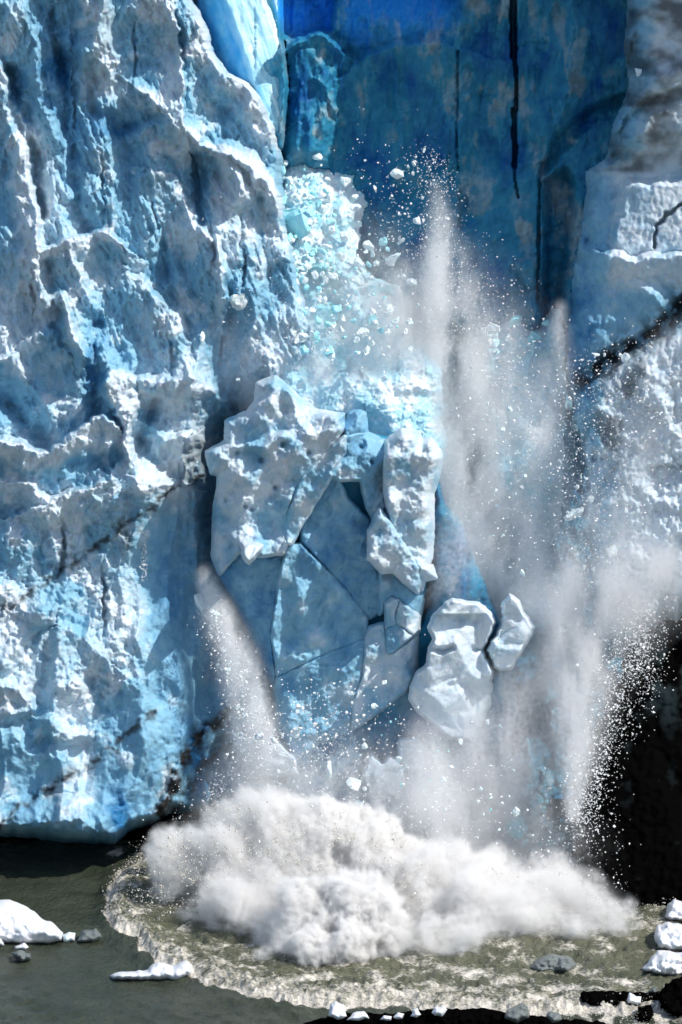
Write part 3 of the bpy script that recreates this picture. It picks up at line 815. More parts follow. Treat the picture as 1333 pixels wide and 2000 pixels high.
foam = np.clip(foam, 0, 1)
d2, *_ = seg_dist(X, Y, [(215, 1662), (260, 1668), (330, 1672)], False)
foam = np.maximum(foam, np.exp(-(d2 / 9) ** 2) * sstep(-.2, .4, fbm(wx / 1, wy / 2, 3, 161)))
d2, *_ = seg_dist(X, Y, [(1000, 1995), (1110, 1975), (1200, 1990), (1333, 1985)], False)
foam = np.maximum(foam, .8 * np.exp(-(d2 / 22) ** 2) * sstep(-.3, .3, fbm(wx / 1, wy / 2, 3, 162)))
WATER, nt, b = new_mat('glacier_water')
fa = node(nt, 'ShaderNodeAttribute', attribute_name='foam').outputs['Fac']
g = nt.nodes.new('ShaderNodeNewGeometry')
n1 = node(nt, 'ShaderNodeTexNoise', Scale=.25, Detail=5.0)
nt.links.new(g.outputs['Position'], n1.inputs['Vector'])
wc = mixc(nt, ramp(nt, n1.outputs[0], .35, .7), (.038, .046, .031), (.060, .070, .050))
n3 = node(nt, 'ShaderNodeTexNoise', Scale=3.4, Detail=9.0, Roughness=.72, Distortion=.35)
mp3 = node(nt, 'ShaderNodeMapping', Scale=(.8, 1.3, 1.0))
nt.links.new(g.outputs['Position'], mp3.inputs['Vector'])
nt.links.new(mp3.outputs[0], n3.inputs['Vector'])
fm = nt.nodes.new('ShaderNodeMath')
fm.operation = 'MULTIPLY_ADD'
nt.links.new(ramp(nt, n3.outputs[0], .25, .75), fm.inputs[0])
fm.inputs[1].default_value = 1.1
nt.links.new(fa, fm.inputs[2])
gate = nt.nodes.new('ShaderNodeMath')
gate.operation = 'MULTIPLY'
nt.links.new(ramp(nt, fm.outputs[0], .78, 1.36), gate.inputs[0])
nt.links.new(ramp(nt, fa, .02, .16), gate.inputs[1])
fa = gate.outputs[0]
wc = mixc(nt, node(nt, 'ShaderNodeAttribute', attribute_name='churn').outputs['Fac'], wc, (.125, .13, .085))
nt.links.new(mixc(nt, fa, wc, (.70, .66, .59)), b.inputs['Base Color'])
nt.links.new(mixc(nt, fa, (.22,) * 3, (.7,) * 3), b.inputs['Roughness'])
b.inputs['IOR'].default_value = 1.33
n2 = node(nt, 'ShaderNodeTexNoise', Scale=3.0, Detail=6.0, Roughness=.6)
mp = node(nt, 'ShaderNodeMapping', Scale=(1.0, .45, 1.0), Rotation=(0, 0, .35))
nt.links.new(g.outputs['Position'], mp.inputs['Vector'])
nt.links.new(mp.outputs[0], n2.inputs['Vector'])
bp = node(nt, 'ShaderNodeBump', Strength=1.0, Distance=.22)
nt.links.new(n2.outputs[0], bp.inputs['Height'])
nt.links.new(bp.outputs[0], b.inputs['Normal'])
P[..., 2] = z
idx = np.arange(nx * ny).reshape(ny, nx)
q = np.stack([idx[1:, :-1], idx[1:, 1:], idx[:-1, 1:], idx[:-1, :-1]], -1).reshape(-1, 4)
tag(mesh_from('water', P.reshape(-1, 3), q, WATER, {'foam': foam, 'churn': sstep(0, 14, d) * np.clip(.75 + .5 * fbm(wx / 3, wy / 5, 3, 166), 0, 1)}), kind='structure')
tag(mesh_from('lake_bed', np.array([[-900, -700, -1.2], [900, -700, -1.2], [900, 60, -1.2], [-900, 60, -1.2]]), np.array([[0, 1, 2, 3]]), WATER, {'foam': np.zeros(4)}), kind='structure')
# black rock behind the undercut foot of the ice, and the dark rock headland at the right
F = Field(-260, 1560, 1140, 1720, 4, seed=170)
base = np.interp(F.X[0], [-260, 240, 330, 520, 1140], [1.5, 1.8, 2.5, -1, -3])[None, :] + .6 * fbm(F.X / 80, F.Y / 80, 3, 171)
tag(F.mesh('rock_face', base + 1.0 * crystals(F.XW / 90, F.YW / 90, 173, 5, 1), ROCK, {}), kind='structure')


def rock_h(py):
    return np.interp(py, [1150, 1250, 1450, 1790, 1900], [5.5, 7, 11.5, 20.5, 27])


F = Field(1060, 1180, 1640, 1830, 3, seed=175)
X, Y = F.X, F.Y
edge = np.interp(Y[:, 0], [1180, 1240, 1290, 1400, 1480, 1560, 1640, 1830], [1320, 1240, 1212, 1168, 1130, 1108, 1120, 1140])[:, None] + 14 * fbm(X / 40, Y / 40, 4, 176)
t_ = np.clip((X - edge) / 60, 0, 1)
H = rock_h(Y) - 4 * (1 - t_) ** 2 + 2.0 * crystals(F.XW / 110, F.YW / 130, 177, 5, 1) + .7 * crystals(F.XW / 40, F.YW / 46, 178, 4, 1.2) + .2 * fbm(X / 16, Y / 16, 3, 179)
frost = sstep(1500, 1290, Y) * sstep(1225, 1290, X) * sstep(-.1, .5, fbm(X / 50, Y / 60, 4, 180)) + .2 * sstep(.45, .8, fbm(X / 40, Y / 40, 4, 181))
tag(F.mesh('rock_headland', H, ROCK, {'frost': np.clip(frost, 0, 1)}, mask=X > edge), kind='structure')
print('water', time.time() - T0)
FO, nt, b = new_mat('white_foam')
b.inputs['Base Color'].default_value = (.66, .63, .57, 1)
b.inputs['Roughness'].default_value = .8
b.inputs['Subsurface Weight'].default_value = 0


def shards(n_shape):
    r = np.random.default_rng(n_shape)
    V = np.array([[1, 0, 0], [-1, 0, 0], [0, 1, 0], [0, -1, 0], [0, 0, 1], [0, 0, -1]], float) * r.uniform(.5, 1.2, (6, 1)) + r.normal(0, .2, (6, 3))
    return V


OCT = np.array([[0, 2, 4], [2, 1, 4], [1, 3, 4], [3, 0, 4], [2, 0, 5], [1, 2, 5], [3, 1, 5], [0, 3, 5]])


def specks(name, P, R, mat, stretch=None):
    n = len(P)
    shp = np.stack([shards(k) for k in range(12)])[rng.integers(0, 12, n)]
    if stretch is not None:
        shp = shp * stretch[:, None, :]
    V = P[:, None, :] + shp * R[:, None, None]
    Fc = (np.arange(n)[:, None, None] * 6 + OCT[None]).reshape(-1, 3)
    return tag(mesh_from(name, V.reshape(-1, 3), Fc, mat, smooth=False), kind='stuff')


# froth thrown up along the lip of the wave
n = 26000
Q = rough(ring, 5, 5, 14)
L = len(Q)
k = rng.integers(0, int(L * .62), n)
t = rng.random(n)[:, None]
pp = Q[k] * (1 - t) + Q[(k + 1) % L] * t
pp = pp + rng.normal(0, 1, (n, 2)) * np.array([7, 4]) + np.array([8, -9])
kk = (pp[:, 1] < 1990)
pp = pp[kk]
Pw = at(pp[:, 0], pp[:, 1], hw(pp[:, 1]))
Pw[:, 2] += np.abs(rng.normal(0, .20, len(Pw))) + .0
sx = np.concatenate([rng.normal(1235, 36, 1500), rng.normal(1040, 60, 700)])
sy = np.concatenate([rng.normal(1988, 12, 1500), rng.normal(1990, 6, 700)])
P2 = at(sx, sy, hw(sy))
P2[:, 2] += np.abs(rng.normal(0, .5, len(P2)))
Pw = np.concatenate([Pw, P2])
specks('wave_froth', Pw, np.exp(rng.normal(-3.75, .5, len(Pw))), FO)

# ------------------------------------------------------------------ floating ice and the black shore
def on_water(name, pts, label, cat, mat=ICE, off=0.0, th=2.0, rim=20, group=None, b0=.04, amp=.6, seed=0, lift=None, kind=None, step=2.2):
    bottom = max(p[1] for p in pts)
    h0 = float(hw(bottom)) - th * .6 + off
    top = min(p[1] for p in pts)
    o = lump(name, pts, lambda X, Y: h0 - (bottom - Y) * .04 * .9, th, th, rim, mat, step,
             lambda X, Y, d: amp * (.75 * crystals(X / 34, Y / 24, 200 + seed, 4, 1.1) + .3 * fbm(X / 16, Y / 14, 4, 201 + seed) + .18 * crystals(X / 11, Y / 9, 204 + seed, 4, 1)),
             ice_attrs(b0, .12, seed) if mat in (ICE, SNOW) else None, seed=200 + seed, rgh=2.6 if mat is ROCK else 1.8)
    return tag(o, label, cat, group, kind)


bergs = [
    ([(-60, 1770), (-20, 1760), (20, 1757), (40, 1765), (68, 1780), (85, 1796), (105, 1803), (124, 1822), (122, 1838), (85, 1843), (40, 1846), (8, 1842), (-60, 1850)], 'large snow-white iceberg cut off by the left edge of the photo', 'iceberg', 2.4, 34),
    ([(-30, 1800), (0, 1812), (10, 1848), (-30, 1852)], 'small white ice lump touching the large left iceberg', 'ice lump', 1.0, 12),
    ([(122, 1826), (135, 1820), (148, 1822), (146, 1838), (125, 1842)], 'grey ice lump just right of the large left iceberg', 'ice lump', .6, 8),
    ([(150, 1838), (160, 1818), (188, 1812), (200, 1830), (190, 1838), (165, 1842)], 'dirty clear ice lump awash between iceberg and wave', 'ice lump', .7, 10),
    ([(28, 1848), (48, 1840), (57, 1850), (50, 1856), (30, 1856)], 'little white ice lump in front of the large left iceberg', 'ice lump', .5, 7),
    ([(214, 1906), (232, 1898), (280, 1896), (300, 1882), (318, 1880), (338, 1886), (365, 1876), (376, 1884), (374, 1904), (350, 1916), (320, 1914), (260, 1914), (222, 1914)], 'long low white ice floe being reached by the wave', 'ice floe', 1.5, 13),
    ([(1298, 1790), (1304, 1766), (1316, 1756), (1345, 1762), (1360, 1802), (1310, 1800)], 'crumbly white ice lump on top of the right pile', 'ice lump', 1.0, 16),
    ([(1278, 1830), (1284, 1806), (1306, 1800), (1333, 1806), (1370, 1812), (1370, 1860), (1320, 1858), (1284, 1852)], 'angular white ice boulder in the middle of the right pile', 'ice boulder', 1.5, 20),
    ([(1252, 1892), (1270, 1872), (1285, 1856), (1330, 1860), (1370, 1862), (1370, 1900), (1310, 1908), (1262, 1900)], 'broad white ice boulder at the foot of the right pile', 'ice boulder', 1.6, 20),
]
for i, (pl, lab, cat, th, rim) in enumerate(bergs):
    on_water({'iceberg': 'iceberg', 'ice lump': 'ice_lump', 'ice floe': 'ice_floe', 'ice boulder': 'ice_boulder'}[cat], pl, lab, cat, th=th, rim=rim, seed=i * 5, amp=1.3 if 'pile' in lab else .6, mat=CHUNK if 'grey' in lab else GREY if 'dirty' in lab else SNOW, b0=-.1)
rocks = [
    ([(30, 1872), (20, 1860), (45, 1856), (60, 1862), (62, 1872), (42, 1880)], 'dark dirty ice boulder awash below the left iceberg', .5),
    ([(1030, 1890), (1050, 1872), (1080, 1862), (1110, 1866), (1128, 1885), (1110, 1902), (1050, 1900)], 'low clear grey ice boulder half drowned in the foam', .9),
    ([(600, 1996), (650, 1982), (700, 1978), (760, 1980), (800, 1974), (870, 1968), (900, 1972), (940, 1968), (1000, 1979), (1080, 1988), (1180, 1996), (1230, 2010), (1200, 2070), (560, 2070), (560, 2010)], 'long black wet rock along the bottom edge', 2.6),
    ([(1124, 1950), (1140, 1935), (1190, 1934), (1240, 1938), (1286, 1936), (1284, 1962), (1240, 1972), (1200, 1970), (1150, 1968)], 'flat black wet rock with an ice lump on its rim', 1.2),
    ([(1240, 1990), (1246, 1966), (1272, 1962), (1278, 1982), (1270, 2000), (1244, 2000)], 'small black rock between the flat one and the surf', .7),
    ([(1284, 1945), (1300, 1920), (1333, 1906), (1380, 1900), (1400, 1990), (1320, 1985), (1288, 1970)], 'tall black rock at the lower right edge', 1.8),
    ([(985, 1990), (990, 1972), (1020, 1958), (1032, 1966), (1034, 1988), (1010, 2000)], 'dark grey clear ice boulder at the end of the long black ledge', .9),
]
for i, (pl, lab, th) in enumerate(rocks):
    on_water('rock' if 'rock' in lab else 'ice_boulder', pl, lab, 'rock' if 'rock' in lab else 'ice boulder', mat=ROCK if 'rock' in lab and 'boulder' not in lab else GREY, th=th, rim=12, seed=70 + i * 4, amp=1.1, off=7.5 if 'end of the long' in lab else 0)
shore = [
    ([(642, 1985), (645, 1962), (656, 1955), (672, 1962), (678, 1985), (660, 1992)], 'upright white ice lump leftmost on the long black rock'),
    ([(676, 1993), (690, 1978), (712, 1975), (722, 1990), (700, 1994)], 'flat white ice lump second from the left on the long black rock'),
    ([(742, 1992), (750, 1983), (766, 1985), (764, 1993)], 'tiny flat ice lump third from the left on the long black rock'),
    ([(768, 1986), (778, 1977), (790, 1980), (786, 1990), (772, 1990)], 'small white ice pair in the middle of the long black rock'),
    ([(802, 1985), (806, 1971), (816, 1969), (823, 1982), (814, 1988)], 'pointed white ice lump in the middle of the long black rock'),
    ([(843, 1978), (850, 1966), (868, 1964), (874, 1972), (864, 1986), (850, 1984)], 'white cubical ice lump rightmost on the long black rock'),
    ([(1222, 1950), (1230, 1938), (1242, 1944), (1254, 1946), (1254, 1960), (1238, 1962), (1226, 1960)], 'white knobbly ice lump on the rim of the flat black rock'),
    ([(1270, 1938), (1272, 1928), (1286, 1926), (1286, 1942), (1278, 1944)], 'clear grey ice lump between the two right black rocks'),
    ([(1066, 1985), (1076, 1974), (1092, 1978), (1098, 1992), (1080, 1998)], 'clear blue ice lump in the surf by the dark boulder'),
]
for i, (pl, lab) in enumerate(shore):
    on_water('ice_lump', pl, lab, 'ice lump', th=.55, rim=8, seed=110 + i * 3, off=8.8 if pl[0][0] < 1150 else 1.8, amp=.4, mat=GREY if 'clear' in lab else SNOW, b0=-.1, group='ice lumps on the black shore rocks', step=1.5)
print('bergs', time.time() - T0)

# ------------------------------------------------------------------ falling blocks
def chunk_mesh(seed, mat, sub=2, cuts=11, name='ice_chunk'):
    import bmesh
    bm = bmesh.new()
    bmesh.ops.create_icosphere(bm, subdivisions=sub + 1, radius=1)
    V = np.array([v.co[:] for v in bm.verts])
    r = np.random.default_rng(seed)
    V *= np.array([1, r.uniform(.55, .9), r.uniform(.6, 1.0)])
    for _ in range(cuts):
        n = r.normal(size=3)
        n /= np.linalg.norm(n)
        e = (V @ n)
        lim = e.max() * r.uniform(.36, .8)
        V -= np.clip(e - lim, 0, None)[:, None] * n
    V *= .95 / np.linalg.norm(V, axis=1).max()
    V += .03 * r.normal(size=V.shape)
    for v, c in zip(bm.verts, V):
        v.co = c
    me = bpy.data.meshes.new(name)
    bm.to_mesh(me)
    bm.free()
    me.materials.append(mat)
    return me


WCH = [chunk_mesh(300 + k, CHUNK) for k in range(9)]
CCH = [chunk_mesh(330 + k, CYAN) for k in range(6)]


def chunk(px, py, rpx, h, label, cat='ice chunk', group=None, cyan=False, squash=None, name='ice_chunk'):
    me = (CCH if cyan else WCH)[rng.integers(0, 6 if cyan else 9)]
    o = bpy.data.objects.new(name, me)
    COL.objects.link(o)
    o.location = at(px, py, h)
    r = rpx * .04 * 1.12
    sx, sz = squash or (1, 1)
    o.scale = (r * sx, r, r * sz)
    o.rotation_euler = rng.uniform(-.5, .5, 3) if squash else rng.uniform(0, 6.28, 3)
    return tag(o, label, cat, group)


named = [
    (773, 343, 16, 2, 'white faceted ice chunk flying highest against the blue wall'),
    (812, 432, 13, 3, 'flat white ice chunk right of the sunlit rubble'),
    (770, 503, 19, 3, 'large white wedge of ice falling between rubble and plume'),
    (733, 369, 7, 1, 'small pointed ice splinter left of the highest chunk'),
    (698, 436, 13, 0, 'pale ice chunk leaping off the edge of the rubble'),
    (780, 465, 7, 2, 'small ice chunk just above the large white wedge'),
    (829, 294, 7, 2, 'sharp ice splinter above all other flying chunks'),
    (466, 588, 26, 7, 'big pale hexagonal ice chunk falling in front of the left cliff'),
    (396, 657, 14, 7, 'tilted pale ice chunk below the hexagonal one'),
    (482, 461, 8, 6, 'slim ice splinter above the hexagonal chunk'),
    (466, 741, 6, 6, 'small ice bit left of the tower peak'),
    (387, 905, 6, 10, 'tiny round ice bit at the tower shoulder'),
    (1024, 933, 14, 6, 'long white ice chunk in the main plume'),
    (1011, 885, 9, 6, 'small pointed ice chunk above the long one in the plume'),
    (983, 837, 7, 6, 'round ice chunk high in the main plume'),
    (1022, 1118, 10, 8, 'round white ice chunk above the pointed boulder'),
    (1212, 906, 15, 8, 'white ice chunk in front of the right cascade'),
    (1255, 1082, 34, 8, 'largest pale ice chunk sliding down the right cascade'),
    (1276, 1018, 11, 8, 'ice chunk above the largest one in the right cascade'),
    (1203, 1226, 7, 10, 'small bright ice chunk above the black cave'),
    (1232, 1206, 9, 9, 'ice chunk right of the small bright one above the cave'),
    (1212, 693, 6, 6, 'bright ice bit in front of the grimy band'),
    (535, 1446, 15, 15, 'white ice chunk falling past the left foot of the tower'),
    (506, 1438, 12, 14, 'smaller ice chunk beside the one at the left foot of the tower'),
    (577, 1427, 15, 15, 'pale oval ice chunk in front of the lower slab'),
    (640, 1500, 19, 16, 'tall white ice chunk above the middle of the splash'),
    (686, 1529, 20, 16, 'thin white ice plate lying over the splash'),
    (585, 1381, 8, 15, 'small chunk high in front of the lower slab'),
    (615, 1414, 7, 15, 'bright small chunk in front of the lower slab'),
    (386, 1175, 20, 9, 'pale tall ice flake tumbling left of the tower'),
    (650, 1590, 8, 17, 'ice bit just above the boiling splash'),
    (953, 1408, 9, 12, 'ice chunk in the blue gap below the pointed boulder'),
    (750, 1331, 7, 14, 'ice bit stuck over the crack below the tower'),
    (1247, 140, 11, 4.2, 'white snowy knob standing out on the grey overhang'),
]
for px, py, r, h, lab in named:
    chunk(px, py, r, h, lab, squash=(1.3, .35) if 'plate' in lab else (1.0, .65) if 'long' in lab or 'flat' in lab else (.55, 1.2) if 'tall' in lab or 'slim' in lab or 'pointed' in lab else None)
for i, (px, py, r) in enumerate([(762, 573, 24), (728, 572, 27), (738, 604, 28), (568, 578, 24), (572, 430, 40), (628, 515, 40), (545, 385, 22), (640, 600, 34), (700, 600, 24)]):
    chunk(px, py, r, [1, 1, 1.5, 1.5, .5, 1.2, 0, 2, 1.5][i], ['rightmost cyan ice block of the sunlit heap', 'split cyan ice block at the right end of the sunlit heap', 'low cyan block under the split one', 'cyan ice block left of the heap foot',
          'tall cyan slab high in the sunlit heap', 'large cyan block in the middle of the sunlit heap', 'cyan block at the upper left of the sunlit heap', 'wide pale cyan block at the heap foot', 'cyan block between heap foot and plume'][i], 'ice block', 'cyan blocks in the sunlit heap', True, name='ice_block')
for k in range(270):
    py = 295 + 400 * rng.random() ** .8
    px = np.interp(py, [295, 400, 520, 700], [590, 625, 640, 680]) + rng.normal() * np.interp(py, [295, 700], [32, 92])
    if px < 545:
        px = 1100 - px
    r_c = min(13.0, np.exp(rng.normal(1.95, .55)))
    c_ = rng.random() < .35
    chunk(px, py, r_c, np.interp(py, [295, 700], [-2.5, 6.8]), ('pale cyan' if c_ else 'white') + (' block tumbling in the sunlit ice fall' if r_c > 8 else ' small chunk tumbling in the sunlit ice fall'), 'ice block', 'blocks of the sunlit ice fall', c_, name='ice_block')
for k, (px, py, r) in enumerate([(970, 640, 17), (1012, 630, 18), (998, 660, 15), (955, 672, 15), (1045, 662, 16), (1020, 690, 14), (985, 700, 15), (1062, 630, 12), (945, 645, 10)]):
    chunk(px, py, r, -1.5 + .006 * (py - 630), 'pale ice block on the rubble ledge under the blue wall', 'ice block', 'blocks on the ledge under the blue wall', k % 3 == 1, name='ice_block')
for k in range(46):
    py = rng.uniform(1530, 1700)
    px = 1050 + rng.normal() * 26 + (py - 1600) * .15
    chunk(px, py, np.exp(rng.normal(2.1, .45)), 11, 'pale broken ice block in the slide above the right spray', 'ice block', 'broken blocks above the right spray', k % 3 == 0, name='ice_block')
for k in range(64):
    px, py = rng.uniform(1150, 1340), rng.uniform(690, 1150)
    px += .12 * (760 - py)
    chunk(px, py, np.exp(rng.normal(1.8, .6)), 6 + (py - 700) * .006, 'white ice chunk tumbling in the right cascade', 'ice chunk', 'chunks in the right cascade')
for k in range(36):
    px, py = 1000 + rng.normal() * 45, rng.uniform(700, 1130)
    chunk(px, py, np.exp(rng.normal(1.25, .4)), 5, 'small white ice chunk drifting down in the main plume', 'ice chunk', 'small chunks in the main plume')
for k in range(26):
    py = rng.uniform(300, 540)
    px = 790 + rng.normal() * 32
    chunk(px, py, np.exp(rng.normal(1.2, .45)), 2, 'small ice splinter flying at the head of the plume', 'ice chunk', 'splinters at the head of the plume')
for k in range(34):
    py = rng.uniform(1180, 1440)
    px = np.interp(py, [1180, 1440], [405, 500]) + rng.normal() * 16
    chunk(px, py, np.exp(rng.normal(1.3, .4)), 10.5, 'small ice chunk in the trail left of the tower', 'ice chunk', 'chunks in the trail left of the tower')
for k in range(64):
    px, py = rng.uniform(545, 740), 1600 - 280 * rng.random() ** 1.6
    chunk(px, py, np.exp(rng.normal(1.3, .4)), 15.5, 'small white ice chunk spraying in front of the lower tower', 'ice chunk', 'chunks in front of the lower tower')

for k in range(44):
    px, py = rng.uniform(740, 1010), rng.uniform(1400, 1640)
    chunk(px, py, min(12, np.exp(rng.normal(1.6, .5))), 15.5, 'pale ice chunk falling through the mist under the broad boulder', 'ice chunk', 'chunks in the mist under the boulders', k % 4 == 0)
ONES = 'first second third fourth fifth sixth seventh eighth ninth tenth eleventh twelfth thirteenth fourteenth fifteenth sixteenth seventeenth eighteenth nineteenth'.split()
TENS = {2: ('twenty', 'twentieth'), 3: ('thirty', 'thirtieth'), 4: ('forty', 'fortieth'), 5: ('fifty', 'fiftieth'), 6: ('sixty', 'sixtieth'), 7: ('seventy', 'seventieth'), 8: ('eighty', 'eightieth'), 9: ('ninety', 'ninetieth')}


def ordinal(i):
    if i < 20:
        return ONES[i - 1]
    return TENS[i // 10][1] if i % 10 == 0 else TENS[i // 10][0] + '-' + ONES[i % 10 - 1]


by_label = {}
for o in COL.objects:
    if o.get('group') and o.get('label'):
        by_label.setdefault((o['group'], o['label']), []).append(o)
for (grp, lab), objs in by_label.items():
    if 1 < len(objs) < 100:
        across = 'ledge' in grp
        objs.sort(key=lambda o: project(np.array(o.location))[0 if across else 1])
        for i, o in enumerate(objs):
            o['label'] = lab + ((', leftmost of them' if i == 0 else f', {ordinal(i + 1)} from the left') if across else (', highest of them' if i == 0 else f', {ordinal(i + 1)} from the top'))

# ------------------------------------------------------------------ fine ice grains in the air
SP, nt, b = new_mat('ice_grains')
b.inputs['Base Color'].default_value = (.86, .88, .90, 1)
b.inputs['Roughness'].default_value = .5


def along(pts, n):
    """n points scattered about a line of (px, py, spread)."""
    A = np.array(pts, float)
    L = np.hypot(*(A[1:, :2] - A[:-1, :2]).T)
    k = rng.choice(len(L), n, p=L / L.sum())
    t = rng.random(n)[:, None]
    q = A[k] * (1 - t) + A[k + 1] * t
    clump = rng.normal(0, 1, (max(2, n // 25), 2))[rng.integers(0, max(2, n // 25), n)]          # falls in clots and strings
    mixed = np.where(rng.random((n, 1)) < .45, clump + rng.normal(0, .16, (n, 2)), rng.normal(0, 1, (n, 2)))
    return q[:, :2] + mixed * q[:, 2:3]


gp, gh, gr = [], [], []
for pts, n, h, sig, size in (
    ([(840, 300, 18), (850, 420, 26), (865, 560, 40), (880, 640, 50)], 1500, 2, 1, -3.3),
    ([(770, 320, 50), (750, 520, 70), (700, 700, 80)], 700, 2, 1.5, -3.2),
    ([(940, 560, 40), (1000, 760, 60), (1040, 1000, 60), (1050, 1120, 60)], 1600, 5, 1.5, -3.1),
    ([(1130, 700, 40), (1150, 900, 60), (1110, 1000, 40)], 1100, 7, 1.5, -3.2),
    ([(1270, 720, 50), (1230, 950, 70), (1220, 1150, 60), (1210, 1280, 45)], 2600, 9, 1.5, -3.1),
    ([(1240, 1180, 35), (1200, 1380, 28), (1160, 1500, 22), (1130, 1610, 16)], 3800, rock_h, 1, -3.2),
    ([(1250, 1200, 20), (1255, 1330, 26)], 1000, rock_h, 1, -3.2),
    ([(1140, 1560, 40), (1130, 1680, 50)], 500, rock_h, 1, -3.2),
    ([(410, 1180, 16), (450, 1300, 18), (500, 1420, 24), (520, 1520, 40)], 1600, 11, .7, -3.1),
    ([(600, 1400, 60), (640, 1560, 80)], 1300, 16, 1, -3.1),
    ([(780, 1450, 90), (820, 1560, 100), (900, 1680, 90)], 1200, 17, 1, -3.3),
    ([(470, 1540, 40), (420, 1580, 30)], 400, 14, 1, -3.2),
    ([(430, 420, 30), (470, 560, 40), (500, 640, 50)], 260, 7, 1, -3.4),
    ([(280, 1000, 3), (283, 1130, 3)], 300, 8.6, .2, -3.2),
    ([(340, 1690, 50), (480, 1640, 60), (680, 1610, 60), (800, 1680, 60), (1000, 1700, 70), (1180, 1780, 50)], 2600, 25, 2.5, -3.7),
    ([(850, 460, 24), (850, 600, 50), (840, 720, 90), (900, 850, 100), (960, 1000, 90), (1000, 1130, 60)], 6000, 4.5, 2, -3.75),
    ([(560, 560, 60), (640, 680, 80), (720, 780, 70)], 2500, 6, 1.5, -3.75),
    ([(1320, 690, 40), (1270, 850, 60), (1200, 1050, 70), (1120, 1200, 60)], 4500, 9, 1.5, -3.7),
):
    gp.append(along(pts, n))
    gh.append((h(gp[-1][:, 1]) + 4.5 if callable(h) else h) + rng.normal(0, sig, n))
    gr.append(np.exp(np.minimum(rng.normal(size, .4, n) + (rng.random(n) < .08) * rng.uniform(.4, 1.1, n), -2.0)))
gp, gh, gr = np.concatenate(gp), np.concatenate(gh), np.concatenate(gr)
specks('ice_grains', at(gp[:, 0], gp[:, 1], gh), gr, SP)
jet = []
for k in range(330):
    px0, py0 = rng.choice([rng.uniform(290, 520), rng.uniform(520, 820), rng.uniform(820, 1230)], p=[.35, .4, .25]), 0
    top = np.interp(px0, [290, 330, 420, 520, 620, 720, 800, 900, 1000, 1100, 1230], [1710, 1640, 1600, 1570, 1590, 1580, 1650, 1690, 1690, 1690, 1790])
    py0 = rng.uniform(top + 10, min(top + 170, 1880))
    o_ = np.array(at(px0, py0, 23 + rng.normal() * 2))
    v_ = np.array([(px0 - 690) / 420 * 3.2 + rng.normal() * 1.1, rng.normal() - 1.0, rng.uniform(.6, 3.0)])
    m_ = rng.integers(14, 60)
    t_ = rng.random(m_) ** .7
    q_ = o_ + v_ * t_[:, None] + np.array([0, 0, -1.3]) * (t_ ** 2)[:, None] + rng.normal(0, .16, (m_, 3)) * (.3 + t_[:, None])
    jet.append(np.c_[q_, np.exp(rng.normal(-3.35, .5, m_)) * (1.2 - .6 * t_)])
jet = np.concatenate(jet)
specks('splash_drops', jet[:, :3], jet[:, 3], FO)
print('chunks', time.time() - T0)


